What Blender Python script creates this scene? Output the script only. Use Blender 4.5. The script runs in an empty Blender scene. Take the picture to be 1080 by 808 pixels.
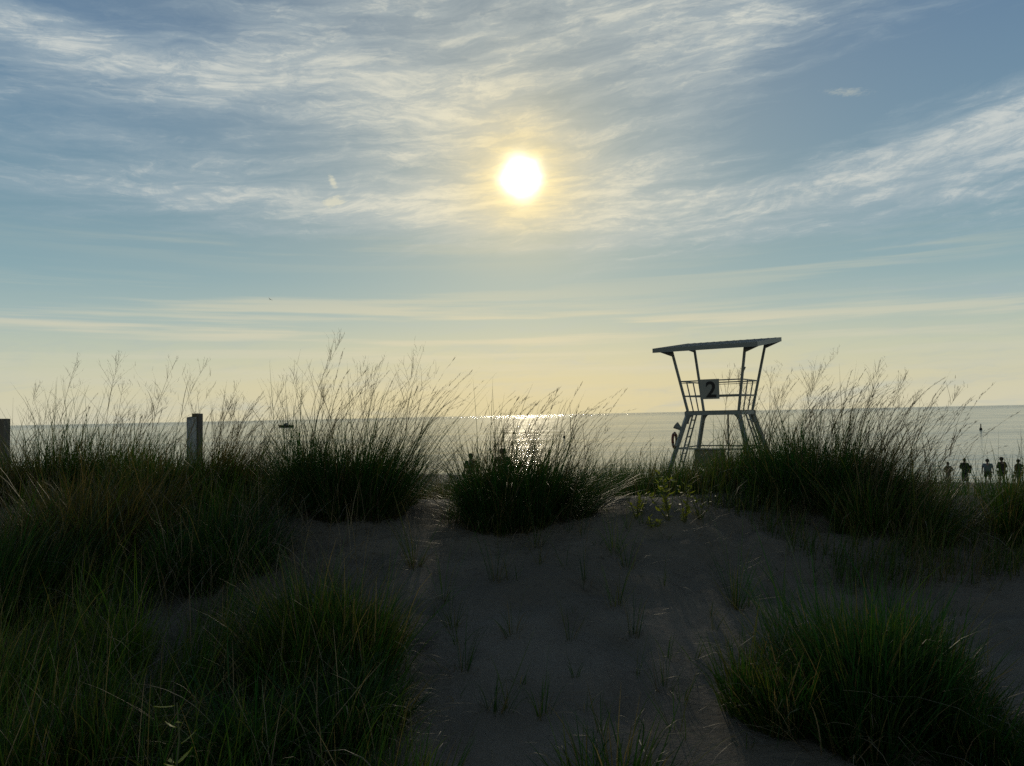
import bpy, math, random
import numpy as np
from mathutils import Vector, Matrix

random.seed(7)
RNG = np.random.default_rng(11)
SC = bpy.context.scene
COL = SC.collection
R = math.radians

# ------------------------------------------------------------------ camera
F = 800.0                      # focal length in photo pixels (1080 wide)
CAMZ = 5.7
PITCH, ROLL = R(2.43), R(1.17)
fwd = Vector((0, math.cos(PITCH), math.sin(PITCH)))
up0 = Vector((0, -math.sin(PITCH), math.cos(PITCH)))
rt0 = Vector((1, 0, 0))
rt = rt0 * math.cos(ROLL) - up0 * math.sin(ROLL)
up = up0 * math.cos(ROLL) + rt0 * math.sin(ROLL)
cam = bpy.data.cameras.new('camera')
cam.sensor_fit = 'HORIZONTAL'; cam.sensor_width = 36
cam.lens = 36 * F / 1080
cam.clip_start = 0.1; cam.clip_end = 80000
camo = bpy.data.objects.new('camera', cam); COL.objects.link(camo)
m = Matrix((rt, up, -fwd)).transposed().to_4x4()
m.translation = Vector((0, 0, CAMZ))
camo.matrix_world = m
SC.camera = camo


def ray(px, py):
    d = fwd * F + rt * (px - 540) + up * (404 - py)
    return d.normalized()


def azel(px, py):
    d = ray(px, py)
    return math.degrees(math.atan2(d.x, d.y)), math.degrees(math.asin(d.z))


def at(px, py, Y):
    d = ray(px, py)
    return Vector((0, 0, CAMZ)) + d * (Y / d.y)


def project(x, y, z):
    """photo pixel of a world point (arrays allowed)"""
    z = z - CAMZ
    a = x * rt.x + y * rt.y + z * rt.z
    b = x * up.x + y * up.y + z * up.z
    c = x * fwd.x + y * fwd.y + z * fwd.z
    return 540 + F * a / c, 404 - F * b / c


# ------------------------------------------------------------------ light
SUN = ray(550, 187)
SUN_AZ, SUN_EL = azel(550, 187)
SC.view_settings.view_transform = 'Standard'
SC.view_settings.look = 'None'
SC.view_settings.gamma = 1
SC.cycles.use_denoising = False          # keeps the single blades crisp; what grain is left reads like the photo's
SC.view_settings.use_curve_mapping = False
SC.view_settings.exposure = -1.6
EXPO = 3.03      # radiance that the exposure above turns into display 1

sl = bpy.data.lights.new('sun', 'SUN')
sl.energy = 2.0; sl.angle = R(1.0); sl.color = (1, .86, .62)
so = bpy.data.objects.new('sun', sl); COL.objects.link(so)
so.rotation_euler = (-SUN).to_track_quat('-Z', 'Y').to_euler()
so.location = (0, 0, 60)

world = bpy.data.worlds.new('World'); SC.world = world; world.use_nodes = True
wn = world.node_tree.nodes; wl = world.node_tree.links
wn.clear()


class NT:
    """tiny expression helper on a node tree"""
    def __init__(s, tree): s.t = tree; s.n = tree.nodes; s.l = tree.links
    def put(s, sock, v):
        if isinstance(v, (int, float)):
            sock.default_value = v
        elif isinstance(v, (tuple, list)):
            sock.default_value = v if len(sock.default_value) == len(v) else tuple(v) + (1,)
        else:
            s.l.new(v, sock)
    def m(s, op, a, b=None, c=None, clamp=False):
        n = s.n.new('ShaderNodeMath'); n.operation = op; n.use_clamp = clamp
        s.put(n.inputs[0], a)
        if b is not None: s.put(n.inputs[1], b)
        if c is not None: s.put(n.inputs[2], c)
        return n.outputs[0]
    def v(s, op, a, b=None):
        n = s.n.new('ShaderNodeVectorMath'); n.operation = op
        s.put(n.inputs[0], a)
        if b is not None: s.put(n.inputs[1], b)
        return n.outputs[1] if op in ('DOT_PRODUCT', 'LENGTH') else n.outputs[0]
    def xyz(s, x, y, z):
        n = s.n.new('ShaderNodeCombineXYZ')
        for i, q in enumerate((x, y, z)): s.put(n.inputs[i], q)
        return n.outputs[0]
    def noise(s, vec, scale=1, detail=4, rough=.5, dist=0, dims='3D', lac=2.0):
        n = s.n.new('ShaderNodeTexNoise'); n.noise_dimensions = dims
        s.l.new(vec, n.inputs['Vector'])
        n.inputs['Scale'].default_value = scale; n.inputs['Detail'].default_value = detail
        n.inputs['Roughness'].default_value = rough; n.inputs['Distortion'].default_value = dist
        n.inputs['Lacunarity'].default_value = lac
        return n
    def mix(s, f, a, b, blend='MIX', clamp=True):
        n = s.n.new('ShaderNodeMix'); n.data_type = 'RGBA'; n.blend_type = blend; n.clamp_factor = clamp
        s.put(n.inputs[0], f); s.put(n.inputs[6], a); s.put(n.inputs[7], b)
        return n.outputs[2]
    def ramp(s, f, pts, interp='LINEAR'):
        n = s.n.new('ShaderNodeValToRGB'); e = n.color_ramp.elements; n.color_ramp.interpolation = interp
        while len(e) > 1: e.remove(e[0])
        for i, (p, c) in enumerate(pts):
            q = e[0] if i == 0 else e.new(p)
            q.position = p; q.color = tuple(c)[:3] + (1,) if not isinstance(c, (int, float)) else (c, c, c, 1)
        s.put(n.inputs[0], f)
        return n.outputs[0]
    def smooth(s, x, a, b, lo=0, hi=1):
        n = s.n.new('ShaderNodeMapRange'); n.interpolation_type = 'SMOOTHSTEP'
        s.put(n.inputs[0], x); s.put(n.inputs[1], a); s.put(n.inputs[2], b); s.put(n.inputs[3], lo); s.put(n.inputs[4], hi)
        return n.outputs[0]


def lin(r, g, b):
    f = lambda c: ((c / 255 + .055) / 1.055) ** 2.4 if c > 10 else c / 255 / 12.92
    return (f(r), f(g), f(b))


def build_world():
    T = NT(world.node_tree)
    tc = wn.new('ShaderNodeTexCoord').outputs['Generated']
    d = T.v('NORMALIZE', tc)
    sep = wn.new('ShaderNodeSeparateXYZ'); wl.new(d, sep.inputs[0])
    x, y, z = sep.outputs
    deg = 180 / math.pi
    az = T.m('MULTIPLY', T.m('ARCTAN2', x, y), deg)
    el = T.m('MULTIPLY', T.m('ARCSINE', z), deg)
    el_p = T.m('MAXIMUM', el, 0.0)
    sky = wn.new('ShaderNodeTexSky'); sky.sky_type = 'NISHITA'; sky.sun_disc = False
    sky.sun_elevation = R(SUN_EL); sky.sun_rotation = R(SUN_AZ)
    sky.air_density = 1.2; sky.dust_density = 2.0; sky.ozone_density = 1.5
    sunv = T.v('DOT_PRODUCT', d, tuple(SUN))
    ang = T.m('MULTIPLY', T.m('ARCCOSINE', T.m('MINIMUM', sunv, 0.9999999)), deg)

    # clear-air / veil gradient by elevation (display colours)
    stops = [(0, (212, 208, 184)), (2.2, (208, 206, 178)), (4.6, (192, 200, 180)), (7, (163, 185, 183)),
             (10, (137, 169, 178)), (14, (120, 154, 170)), (19, (110, 143, 166)), (25, (98, 130, 160)),
             (34, (82, 110, 140)), (60, (58, 72, 92)), (90, (48, 58, 72))]
    base = T.ramp(T.m('DIVIDE', el_p, 90), [(e / 90, lin(*c)) for e, c in stops])

    def blob(px, py, sx, sy, rot=0):
        a0, e0 = azel(px, py)
        da = T.m('SUBTRACT', az, a0); de = T.m('SUBTRACT', el, e0)
        c, s_ = math.cos(R(rot)), math.sin(R(rot))
        u = T.m('ADD', T.m('MULTIPLY', da, c / sx), T.m('MULTIPLY', de, s_ / sx))
        v = T.m('ADD', T.m('MULTIPLY', da, -s_ / sy), T.m('MULTIPLY', de, c / sy))
        r2 = T.m('ADD', T.m('MULTIPLY', u, u), T.m('MULTIPLY', v, v))
        return T.m('EXPONENT', T.m('MULTIPLY', r2, -1))

    def addup(lst):
        o = None
        for w, b in lst:
            q = T.m('MULTIPLY', b, w)
            o = q if o is None else T.m('ADD', o, q)
        return o

    # --- warped streak coordinates, shared by all cloud layers
    P = T.xyz(T.m('MULTIPLY', T.m('ADD', az, T.m('MULTIPLY', el, -.45)), .05), T.m('MULTIPLY', T.m('SUBTRACT', el, T.m('MULTIPLY', az, .06)), .13), 0)
    w1 = T.noise(P, 1.3, 3, .5)
    off = T.v('MULTIPLY', T.v('SUBTRACT', w1.outputs['Color'], (.5, .5, .5)), (.55, .42, 0))
    w2 = T.noise(P, 6.5, 4, .6)
    off = T.v('ADD', off, T.v('MULTIPLY', T.v('SUBTRACT', w2.outputs['Color'], (.5, .5, .5)), (.16, .10, 0)))
    P2 = T.v('ADD', P, off)
    Ps = T.v('MULTIPLY', P2, (1.0, 2.6, 1))
    streak = T.noise(Ps, 2.3, 10, .68, .12).outputs['Fac']
    Pf = T.v('ADD', T.v('MULTIPLY', P2, (1, 1.35, 1)), (7.3, 2.1, 0))
    puff = T.noise(Pf, 4.4, 12, .74, .10).outputs['Fac']
    soft = T.noise(T.v('ADD', P, (3.1, 9.2, 0)), 1.9, 4, .5, .3).outputs['Fac']
    ridge = T.m('SUBTRACT', 1, T.m('MULTIPLY', T.m('ABSOLUTE', T.m('SUBTRACT', puff, .5)), 7), clamp=True)

    # where the cirrus lies (directions of the real cloud bands)
    bands = addup([
        (.95, blob(110, 55, 12, 1.8, -7)), (.95, blob(350, 75, 12, 2.2, -14)), (.30, blob(180, 110, 18, 4, -6)), (.55, blob(480, 130, 9, 5, -20)),
        (.62, blob(150, 202, 24, 1.5, 1)), (.25, blob(100, 150, 14, 3, -4)), (-.35, blob(120, 165, 12, 1.0, -3)),
        (.80, blob(430, 225, 13, 1.9, -3)), (.60, blob(640, 190, 12, 2.6, 2)), (.85, blob(700, 235, 11, 2.3, 3)),
        (.65, blob(880, 195, 10, 2.2, 12)), (.68, blob(1030, 168, 8, 3.0, 14)), (.6, blob(1130, 140, 9, 4, 10)), (.35, blob(1010, 125, 5, .7, 12)),
        (.60, blob(740, 20, 9, 3.5, 0)), (.35, blob(620, 60, 10, 6, 0)), (.55, blob(790, 30, 4, 2, 25)), (.4, blob(400, 10, 16, 3, 0)),
        (-.45, blob(180, 285, 20, 2.4, 0)), (-.75, blob(900, 110, 11, 3.4, 10)), (-.28, blob(1020, 50, 9, 4, 0)), (.25, blob(930, 30, 8, 1.2, 12)), (-.45, blob(230, 135, 12, 1.5, -5)),
        (-.5, blob(150, 5, 16, 2.2, 0)), (-.35, blob(640, 290, 30, 2.0, 0)),
    ])
    M = T.m('ADD', T.m('ADD', bands, T.smooth(el, 13, 19, 0, .20)), T.m('MULTIPLY', T.m('SUBTRACT', soft, .5), .9))
    # grey veil (broad, smooth), bright wisps (fine)
    veil = T.smooth(T.m('ADD', T.m('MULTIPLY', M, .55), T.m('MULTIPLY', T.m('SUBTRACT', streak, .5), 1.7)), -.12, .75)
    wisp_in = T.m('ADD', T.m('MULTIPLY', M, .42), T.m('ADD', T.m('MULTIPLY', T.m('SUBTRACT', puff, .5), 1.5), T.m('MULTIPLY', T.m('SUBTRACT', streak, .5), 1.35)))
    wisp = T.m('MULTIPLY', T.smooth(wisp_in, .18, .86), T.m('ADD', .80, T.m('MULTIPLY', ridge, .25)))
    # low thin level streaks near the horizon
    Pl = T.v('ADD', T.xyz(T.m('MULTIPLY', az, .035), T.m('MULTIPLY', el, .85), 0), T.v('MULTIPLY', off, (.3, .5, 0)))
    low = T.noise(Pl, 1.0, 6, .55, .2).outputs['Fac']
    lowm = addup([(1.0, blob(540, 350, 60, 1.4)), (.55, blob(250, 320, 25, 1.4)), (.7, blob(540, 388, 60, 1.8)), (.5, blob(120, 346, 6, .3)), (.5, blob(470, 348, 9, .35)), (.6, blob(640, 345, 9, .3)), (.4, blob(900, 272, 14, 1.2, 2)), (.35, blob(300, 262, 16, 1.0, 0))])
    lows = T.m('MULTIPLY', T.smooth(low, .45, .62), lowm)

    # the two small bright puffs left of the sun
    tiny = addup([(1.3, blob(351, 192, .55, .28, -60)), (1.5, blob(352, 213, .9, .42, 15))])
    fine = T.noise(T.v('ADD', T.v('MULTIPLY', P2, (1, 1.2, 1)), (1.7, 4.4, 0)), 26, 6, .75).outputs['Fac']
    fn = T.m('MULTIPLY', T.m('SUBTRACT', fine, .5), 5.0)
    tinyw = T.smooth(T.m('ADD', tiny, T.m('MULTIPLY', fn, T.m('MINIMUM', tiny, .6))), .35, 1.3)
    small = addup([(1.2, blob(893, 97, 1.7, .30, -10))])
    smallw = T.m('MULTIPLY', T.smooth(T.m('ADD', small, T.m('MULTIPLY', fn, T.m('MINIMUM', small, .6))), .35, 1.5), .45)

    # forward scattering around the sun
    wide = T.m('EXPONENT', T.m('MULTIPLY', T.m('POWER', T.m('DIVIDE', ang, 14), 1.25), -1))
    mid = T.m('EXPONENT', T.m('MULTIPLY', T.m('POWER', T.m('DIVIDE', ang, 3.5), 1.5), -1))
    tight = T.m('EXPONENT', T.m('MULTIPLY', T.m('DIVIDE', ang, 1.15), -1))
    disc = T.m('EXPONENT', T.m('MULTIPLY', T.m('POWER', T.m('DIVIDE', ang, T.m('ADD', .80, T.m('MULTIPLY', T.noise(T.xyz(T.m('MULTIPLY', az, .5), T.m('MULTIPLY', el, .9), 0), 1, 3, .5).outputs['Fac'], .40))), 2.0), -1))

    c_veil = T.mix(wide, lin(158, 177, 188) + (1,), lin(206, 206, 190) + (1,))
    c_wisp = T.mix(wide, lin(200, 207, 206) + (1,), lin(236, 228, 196) + (1,))
    c = T.mix(T.m('MULTIPLY', wide, .55), base, lin(205, 204, 172) + (1,))
    # cream horizon deepens under the sun
    hz = T.m('MULTIPLY', T.m('EXPONENT', T.m('MULTIPLY', T.m('POWER', T.m('DIVIDE', el_p, 5.5), 2), -1)),
             T.m('EXPONENT', T.m('MULTIPLY', T.m('POWER', T.m('DIVIDE', T.m('SUBTRACT', az, SUN_AZ), 24), 2), -1)))
    c = T.mix(T.m('MULTIPLY', hz, .75), c, lin(224, 209, 158) + (1,))
    c = T.mix(T.m('MULTIPLY', veil, .68), c, c_veil)
    # combed fibres whose direction drifts slowly over the sky
    th = T.m('ADD', T.m('MULTIPLY', T.m('SUBTRACT', T.noise(P, .55, 2, .5).outputs['Fac'], .5), 2.2), .10)
    cs, sn = T.m('COSINE', th), T.m('SINE', th)
    e2 = T.m('SUBTRACT', el, 16)
    fu = T.m('ADD', T.m('MULTIPLY', az, cs), T.m('MULTIPLY', e2, sn)); fv = T.m('SUBTRACT', T.m('MULTIPLY', e2, cs), T.m('MULTIPLY', az, sn))
    fp = T.v('ADD', T.xyz(T.m('MULTIPLY', fu, .16), T.m('MULTIPLY', fv, .85), 0), T.v('MULTIPLY', off, (1.2, 2.6, 0)))
    fil = T.noise(fp, 1.0, 9, .68, .15).outputs['Fac']
    wisp = T.m('MULTIPLY', wisp, T.smooth(T.m('ADD', fil, T.m('MULTIPLY', wisp, .10)), .40, .67, .22, 1.2))
    veil = T.m('MULTIPLY', veil, T.smooth(fil, .36, .66, .62, 1.18))
    c = T.mix(T.m('MULTIPLY', wisp, .95), c, c_wisp)
    c = T.mix(T.m('MULTIPLY', lows, .85), c, T.mix(wide, lin(206, 206, 186) + (1,), lin(232, 214, 166) + (1,)))
    c = T.mix(T.m('MULTIPLY', T.m('MAXIMUM', tinyw, smallw), .65), c, lin(226, 222, 196) + (1,))
    # sky away from the sun: somewhat dimmer and warmer, raised as fill light
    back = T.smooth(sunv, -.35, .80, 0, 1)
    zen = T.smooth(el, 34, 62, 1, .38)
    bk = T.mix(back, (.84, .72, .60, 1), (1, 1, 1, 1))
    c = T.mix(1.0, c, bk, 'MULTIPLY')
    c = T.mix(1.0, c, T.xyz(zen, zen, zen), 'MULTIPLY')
    c = T.mix(T.m('MULTIPLY', T.m('MULTIPLY', mid, .80), T.smooth(T.m('ADD', wisp, T.m('MULTIPLY', fil, .8)), .1, .9, .62, 1.1)), c, lin(255, 226, 150) + (1,))
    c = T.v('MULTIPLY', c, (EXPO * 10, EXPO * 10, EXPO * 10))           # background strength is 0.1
    c = T.mix(.06, c, sky.outputs[0])
    wm = T.m('MULTIPLY', tight, T.m('ADD', .75, T.m('MULTIPLY', wisp, .5)))
    g1 = T.v('MULTIPLY', T.xyz(wm, wm, wm), (26, 21, 9))
    g2 = T.v('MULTIPLY', T.xyz(disc, disc, disc), (150, 142, 118))
    c = T.v('ADD', T.v('ADD', c, g1), g2)
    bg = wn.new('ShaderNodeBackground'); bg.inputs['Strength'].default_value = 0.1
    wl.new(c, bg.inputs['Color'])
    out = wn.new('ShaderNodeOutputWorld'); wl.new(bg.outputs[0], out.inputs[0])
    world.cycles.sampling_method = 'MANUAL'; world.cycles.sample_map_resolution = 1024


build_world()

# ------------------------------------------------------------------ helpers


def tag(o, label=None, cat=None, group=None, kind=None):
    if label: o['label'] = label
    if cat: o['category'] = cat
    if group: o['group'] = group
    if kind: o['kind'] = kind
    return o


def link(name, me, parent=None, mat=None):
    o = bpy.data.objects.new(name, me); COL.objects.link(o)
    if mat is not None and not me.materials: me.materials.append(mat)
    if parent is not None: o.parent = parent
    return o


def empty(name, loc=(0, 0, 0), rz=0):
    o = bpy.data.objects.new(name, None); COL.objects.link(o)
    o.empty_display_size = .2
    o.location = loc; o.rotation_euler = (0, 0, rz)
    return o


def material(name):
    m = bpy.data.materials.new(name); m.use_nodes = True
    T = NT(m.node_tree); T.n.clear()
    b = T.n.new('ShaderNodeBsdfPrincipled'); o = T.n.new('ShaderNodeOutputMaterial')
    T.l.new(b.outputs[0], o.inputs[0])
    T.b = b; T.o = o
    return m, T


def simple_mat(name, col, rough=.6, var=.25, scale=8, metal=0, bump=.0):
    m, T = material(name)
    tc = T.n.new('ShaderNodeTexCoord').outputs['Object']
    n = T.noise(tc, scale, 5, .6)
    c = T.mix(n.outputs['Fac'], tuple(q * (1 - var) for q in col) + (1,), tuple(min(1, q * (1 + var)) for q in col) + (1,))
    T.l.new(c, T.b.inputs['Base Color'])
    T.b.inputs['Roughness'].default_value = rough; T.b.inputs['Metallic'].default_value = metal
    if bump:
        bp = T.n.new('ShaderNodeBump'); bp.inputs['Strength'].default_value = bump; bp.inputs['Distance'].default_value = .01
        T.l.new(n.outputs['Fac'], bp.inputs['Height']); T.l.new(bp.outputs[0], T.b.inputs['Normal'])
    return m


class MB:
    def __init__(s): s.v = []; s.f = []
    def prism(s, ring0, ring1):
        k = len(s.v); n = len(ring0)
        s.v += [tuple(p) for p in ring0] + [tuple(p) for p in ring1]
        for i in range(n):
            j = (i + 1) % n
            s.f.append((k + i, k + j, k + n + j, k + n + i))
        s.f.append(tuple(k + i for i in reversed(range(n)))); s.f.append(tuple(k + n + i for i in range(n)))
    def box(s, c, size):
        cx, cy, cz = c; x, y, z = (q / 2 for q in size)
        lo = [(cx - x, cy - y, cz - z), (cx + x, cy - y, cz - z), (cx + x, cy + y, cz - z), (cx - x, cy + y, cz - z)]
        s.prism(lo, [(a, b, c_ + 2 * z) for a, b, c_ in lo])
    def beam(s, p0, p1, w, h=None, upv=(0, 0, 1)):
        h = h or w
        p0, p1 = Vector(p0), Vector(p1)
        d = (p1 - p0).normalized(); u = Vector(upv)
        if abs(d.dot(u)) > .95: u = Vector((0, 1, 0))
        a = d.cross(u).normalized(); b = a.cross(d).normalized()
        q = [(-1, -1), (1, -1), (1, 1), (-1, 1)]
        s.prism([p0 + a * i * w / 2 + b * j * h / 2 for i, j in q], [p1 + a * i * w / 2 + b * j * h / 2 for i, j in q])
    def tube(s, p0, p1, r0, r1=None, n=8):
        r1 = r0 if r1 is None else r1
        p0, p1 = Vector(p0), Vector(p1)
        d = (p1 - p0).normalized(); u = Vector((0, 0, 1)) if abs(d.z) < .95 else Vector((1, 0, 0))
        a = d.cross(u).normalized(); b = a.cross(d).normalized()
        c = [(math.cos(t * 2 * math.pi / n), math.sin(t * 2 * math.pi / n)) for t in range(n)]
        s.prism([p0 + (a * i + b * j) * r0 for i, j in c], [p1 + (a * i + b * j) * r1 for i, j in c])
    def build(s, name, mat, parent=None, bevel=0):
        me = bpy.data.meshes.new(name); me.from_pydata(s.v, [], s.f); me.update()
        import bmesh
        bm = bmesh.new(); bm.from_mesh(me)
        bmesh.ops.recalc_face_normals(bm, faces=bm.faces[:])
        if bevel:
            bmesh.ops.bevel(bm, geom=bm.edges[:], offset=bevel, segments=2, affect='EDGES', profile=.5)
        bm.to_mesh(me); bm.free()
        return link(name, me, parent, mat)


def mesh_np(name, V, Fq, mat, attrs=None, smooth=True):
    me = bpy.data.meshes.new(name)
    nv, nf = len(V), len(Fq); k = Fq.shape[1]
    me.vertices.add(nv); me.vertices.foreach_set('co', V.astype(np.float32).ravel())
    me.loops.add(nf * k); me.loops.foreach_set('vertex_index', Fq.astype(np.int32).ravel())
    me.polygons.add(nf)
    me.polygons.foreach_set('loop_start', np.arange(0, nf * k, k, dtype=np.int32))
    if smooth: me.polygons.foreach_set('use_smooth', np.ones(nf, bool))
    for an, av in (attrs or {}).items():
        a = me.attributes.new(an, 'FLOAT', 'POINT'); a.data.foreach_set('value', av.astype(np.float32))
    me.update(calc_edges=True); me.validate()
    me.materials.append(mat)
    return me


# ------------------------------------------------------------------ terrain
def hash2(i, j, s):
    v = np.sin(i * 127.1 + j * 311.7 + s * 74.7) * 43758.5453
    return v - np.floor(v)


def vnoise(x, y, s=0):
    xi, yi = np.floor(x), np.floor(y); fx, fy = x - xi, y - yi
    fx = fx * fx * (3 - 2 * fx); fy = fy * fy * (3 - 2 * fy)
    a = hash2(xi, yi, s); b = hash2(xi + 1, yi, s); c = hash2(xi, yi + 1, s); d = hash2(xi + 1, yi + 1, s)
    return (a + (b - a) * fx) * (1 - fy) + (c + (d - c) * fx) * fy - .5


PY = [-3000, -60, 0, 2.5, 3.5, 4.5, 5.5, 6.5, 7.5, 8.3, 9.2, 10.8, 13, 18, 24, 28, 33, 38, 60]
PZ = [3.0, 3.2, 3.95, 3.98, 4.00, 4.06, 4.16, 4.36, 4.62, 4.75, 4.68, 4.42, 4.05, 3.60, 3.25, 2.85, 1.55, .2, -3]


def sstep(x, a, b):
    t = np.clip((x - a) / (b - a), 0, 1); return t * t * (3 - 2 * t)


def height(x, y):
    x = np.asarray(x, float); y = np.asarray(y, float)
    # smoothed profile
    z = sum(np.interp(y + o, PY, PZ) * w for o, w in ((-.5, .2), (-.2, .2), (0, .2), (.2, .2), (.5, .2)))
    near = sstep(y, 2, 5) * (1 - sstep(y, 26, 34))
    z = z + near * (vnoise(x / 3.1, y / 2.7, 1) * .22 + vnoise(x / 1.3, y / 1.1, 2) * .10)
    nf = 1 - sstep(np.hypot(x, y), 14, 30)
    z = z + nf * (vnoise(x / .45, y / .38, 3) * .045 + vnoise(x / .19, y / .16, 4) * .038 - .06 * sstep(vnoise(x / .34, y / .30, 9), .18, .34))
    # right part of the dune is a little lower behind its crest, left a bit fuller
    z = z - .42 * sstep(x, 2.0, 6) * sstep(y, 8.2, 10.5) * (1 - sstep(y, 30, 36))
    z = z + .12 * sstep(-x, 1.5, 4) * sstep(y, 5, 7) * (1 - sstep(y, 9, 12))
    z = z + 1.0 * np.exp(-((x - 7.6) / 2.3) ** 4 - ((y - 26.2) / 2.8) ** 4)
    z = z + .15 * np.exp(-((x - 1.25) / .75) ** 2 - ((y - 7.5) / .75) ** 2)
    # beach
    s = 72 - .46 * x - y + vnoise(x / 14, y / 14, 6) * 1.5
    zb = np.where(s > 0, 1.45 * (1 - np.exp(-np.maximum(s, 0) / 22)), s * .06)
    zb = np.maximum(zb, -4) + (vnoise(x / 2.3, y / 2.3, 7) * .05 + vnoise(x / .9, y / .9, 8) * .03) * sstep(s, 2, 8)
    d = 60 + 0 * z
    k = .25
    mx = np.maximum(z, zb)
    r = mx + k * np.log(np.exp((z - mx) / k) + np.exp((zb - mx) / k))
    return np.where(y < 20, z, r)


def hz(x, y): return float(height(x, y))


def ground_at(px, py):
    d = ray(px, py); o = Vector((0, 0, CAMZ)); t = 2.0
    while t < 200:
        p = o + d * t
        if p.z < hz(p.x, p.y): return p
        t += .02 if t < 20 else .2
    return o + d * 200


def warp(n, near, far, c=0.0):
    """coordinates dense near c, reaching far"""
    t = np.linspace(-1, 1, n); k = math.asinh(far / near)
    return c + near * np.sinh(k * t)


def build_ground():
    xs = warp(560, 3.0, 3000)
    ya = 6 + 5.0 * np.sinh(np.linspace(-math.asinh(3000 / 5.0), math.asinh(200 / 5.0), 620))
    X, Y = np.meshgrid(xs, ya)
    Z = height(X, Y)
    V = np.stack([X, Y, Z], -1).reshape(-1, 3)
    ny, nx = X.shape
    i = np.arange(ny - 1)[:, None] * nx + np.arange(nx - 1)[None, :]
    Fq = np.stack([i, i + 1, i + nx + 1, i + nx], -1).reshape(-1, 4)
    m, T = material('dune_sand')
    pos = T.n.new('ShaderNodeNewGeometry').outputs['Position']
    n1 = T.noise(pos, .9, 6, .6).outputs['Fac']
    n2 = T.noise(pos, 90, 3, .7).outputs['Fac']
    n3 = T.noise(pos, 9, 6, .65).outputs['Fac']
    c = T.mix(T.smooth(n1, .35, .65), (.165, .147, .122, 1), (.225, .200, .167, 1))
    c = T.mix(T.smooth(n2, .55, .75), c, (.12, .10, .085, 1))
    c = T.mix(T.m('MULTIPLY', T.smooth(n3, .60, .74), .6), c, (.10, .085, .06, 1))
    T.l.new(c, T.b.inputs['Base Color']); T.b.inputs['Roughness'].default_value = .9
    T.b.inputs['Specular IOR Level'].default_value = .2
    wav = T.n.new('ShaderNodeTexWave'); wav.inputs['Scale'].default_value = 3.2; wav.inputs['Distortion'].default_value = 9
    wav.inputs['Detail'].default_value = 3; wav.bands_direction = 'DIAGONAL'
    T.l.new(pos, wav.inputs[0])
    h = T.m('ADD', T.m('MULTIPLY', wav.outputs['Fac'], .10), T.m('ADD', T.m('MULTIPLY', n3, 1.3), T.m('MULTIPLY', n2, .22)))
    bp = T.n.new('ShaderNodeBump'); bp.inputs['Strength'].default_value = .9; bp.inputs['Distance'].default_value = .03
    T.l.new(h, bp.inputs['Height']); T.l.new(bp.outputs[0], T.b.inputs['Normal'])
    o = link('ground', mesh_np('ground', V, Fq, m)); tag(o, kind='structure')


build_ground()


def build_water():
    xs = warp(260, 40, 40000)
    ys = 30 + np.concatenate([np.linspace(0, 100, 120), 100 + 20 * np.sinh(np.linspace(0.02, math.asinh(45000 / 20), 140))])
    X, Y = np.meshgrid(xs, ys)
    V = np.stack([X, Y, X * 0], -1).reshape(-1, 3)
    ny, nx = X.shape
    i = np.arange(ny - 1)[:, None] * nx + np.arange(nx - 1)[None, :]
    Fq = np.stack([i, i + 1, i + nx + 1, i + nx], -1).reshape(-1, 4)
    m, T = material('lake_water')
    T.b.inputs['Base Color'].default_value = (.03, .055, .06, 1)
    T.b.inputs['Roughness'].default_value = .11; T.b.inputs['IOR'].default_value = 1.33
    pos = T.n.new('ShaderNodeNewGeometry').outputs['Position']
    a = T.noise(T.v('MULTIPLY', pos, (.045, .16, 1)), 1, 3, .55, .3).outputs['Fac']
    b = T.noise(T.v('MULTIPLY', pos, (.22, .6, 1)), 1, 5, .6, .2).outputs['Fac']
    c = T.noise(T.v('MULTIPLY', pos, (1.6, 3.6, 1)), 1, 3, .6).outputs['Fac']
    h = T.m('ADD', T.m('MULTIPLY', a, .26), T.m('ADD', T.m('MULTIPLY', b, .11), T.m('MULTIPLY', c, .010)))
    bp = T.n.new('ShaderNodeBump'); bp.inputs['Strength'].default_value = 1; bp.inputs['Distance'].default_value = 1.0
    h = T.m('MULTIPLY', h, T.smooth(T.v('LENGTH', pos), 700, 3500, 1, 9))
    T.l.new(h, bp.inputs['Height']); T.l.new(bp.outputs[0], T.b.inputs['Normal'])
    # rougher patches where the breeze ruffles the surface
    rr = T.noise(T.v('MULTIPLY', pos, (.008, .035, 1)), 1, 4, .6).outputs['Fac']
    T.l.new(T.smooth(rr, .35, .65, .08, .15), T.b.inputs['Roughness'])
    o = link('water', mesh_np('water', V, Fq, m)); tag(o, kind='structure')


build_water()

# ------------------------------------------------------------------ grass machinery


def grass_material(name, stops, trans=.5, rough=.42):
    m, T = material(name)
    at_ = T.n.new('ShaderNodeAttribute'); at_.attribute_name = 'tint'
    al = T.n.new('ShaderNodeAttribute'); al.attribute_name = 'along'
    c = T.ramp(at_.outputs['Fac'], stops)
    # dead brown sheath at the foot of each blade (pigment)
    c = T.mix(T.smooth(al.outputs['Fac'], 0, .22, .65, 0), c, (.10, .075, .04, 1))
    T.l.new(c, T.b.inputs['Base Color']); T.b.inputs['Roughness'].default_value = rough
    T.b.inputs['Specular IOR Level'].default_value = .35
    tr = T.n.new('ShaderNodeBsdfTranslucent'); T.l.new(T.mix(1.0, c, (1.25, 1.25, .7, 1), 'MULTIPLY'), tr.inputs[0])
    mx = T.n.new('ShaderNodeMixShader'); mx.inputs[0].default_value = trans
    T.l.new(T.b.outputs[0], mx.inputs[1]); T.l.new(tr.outputs[0], mx.inputs[2]); T.l.new(mx.outputs[0], T.o.inputs[0])
    return m


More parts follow.
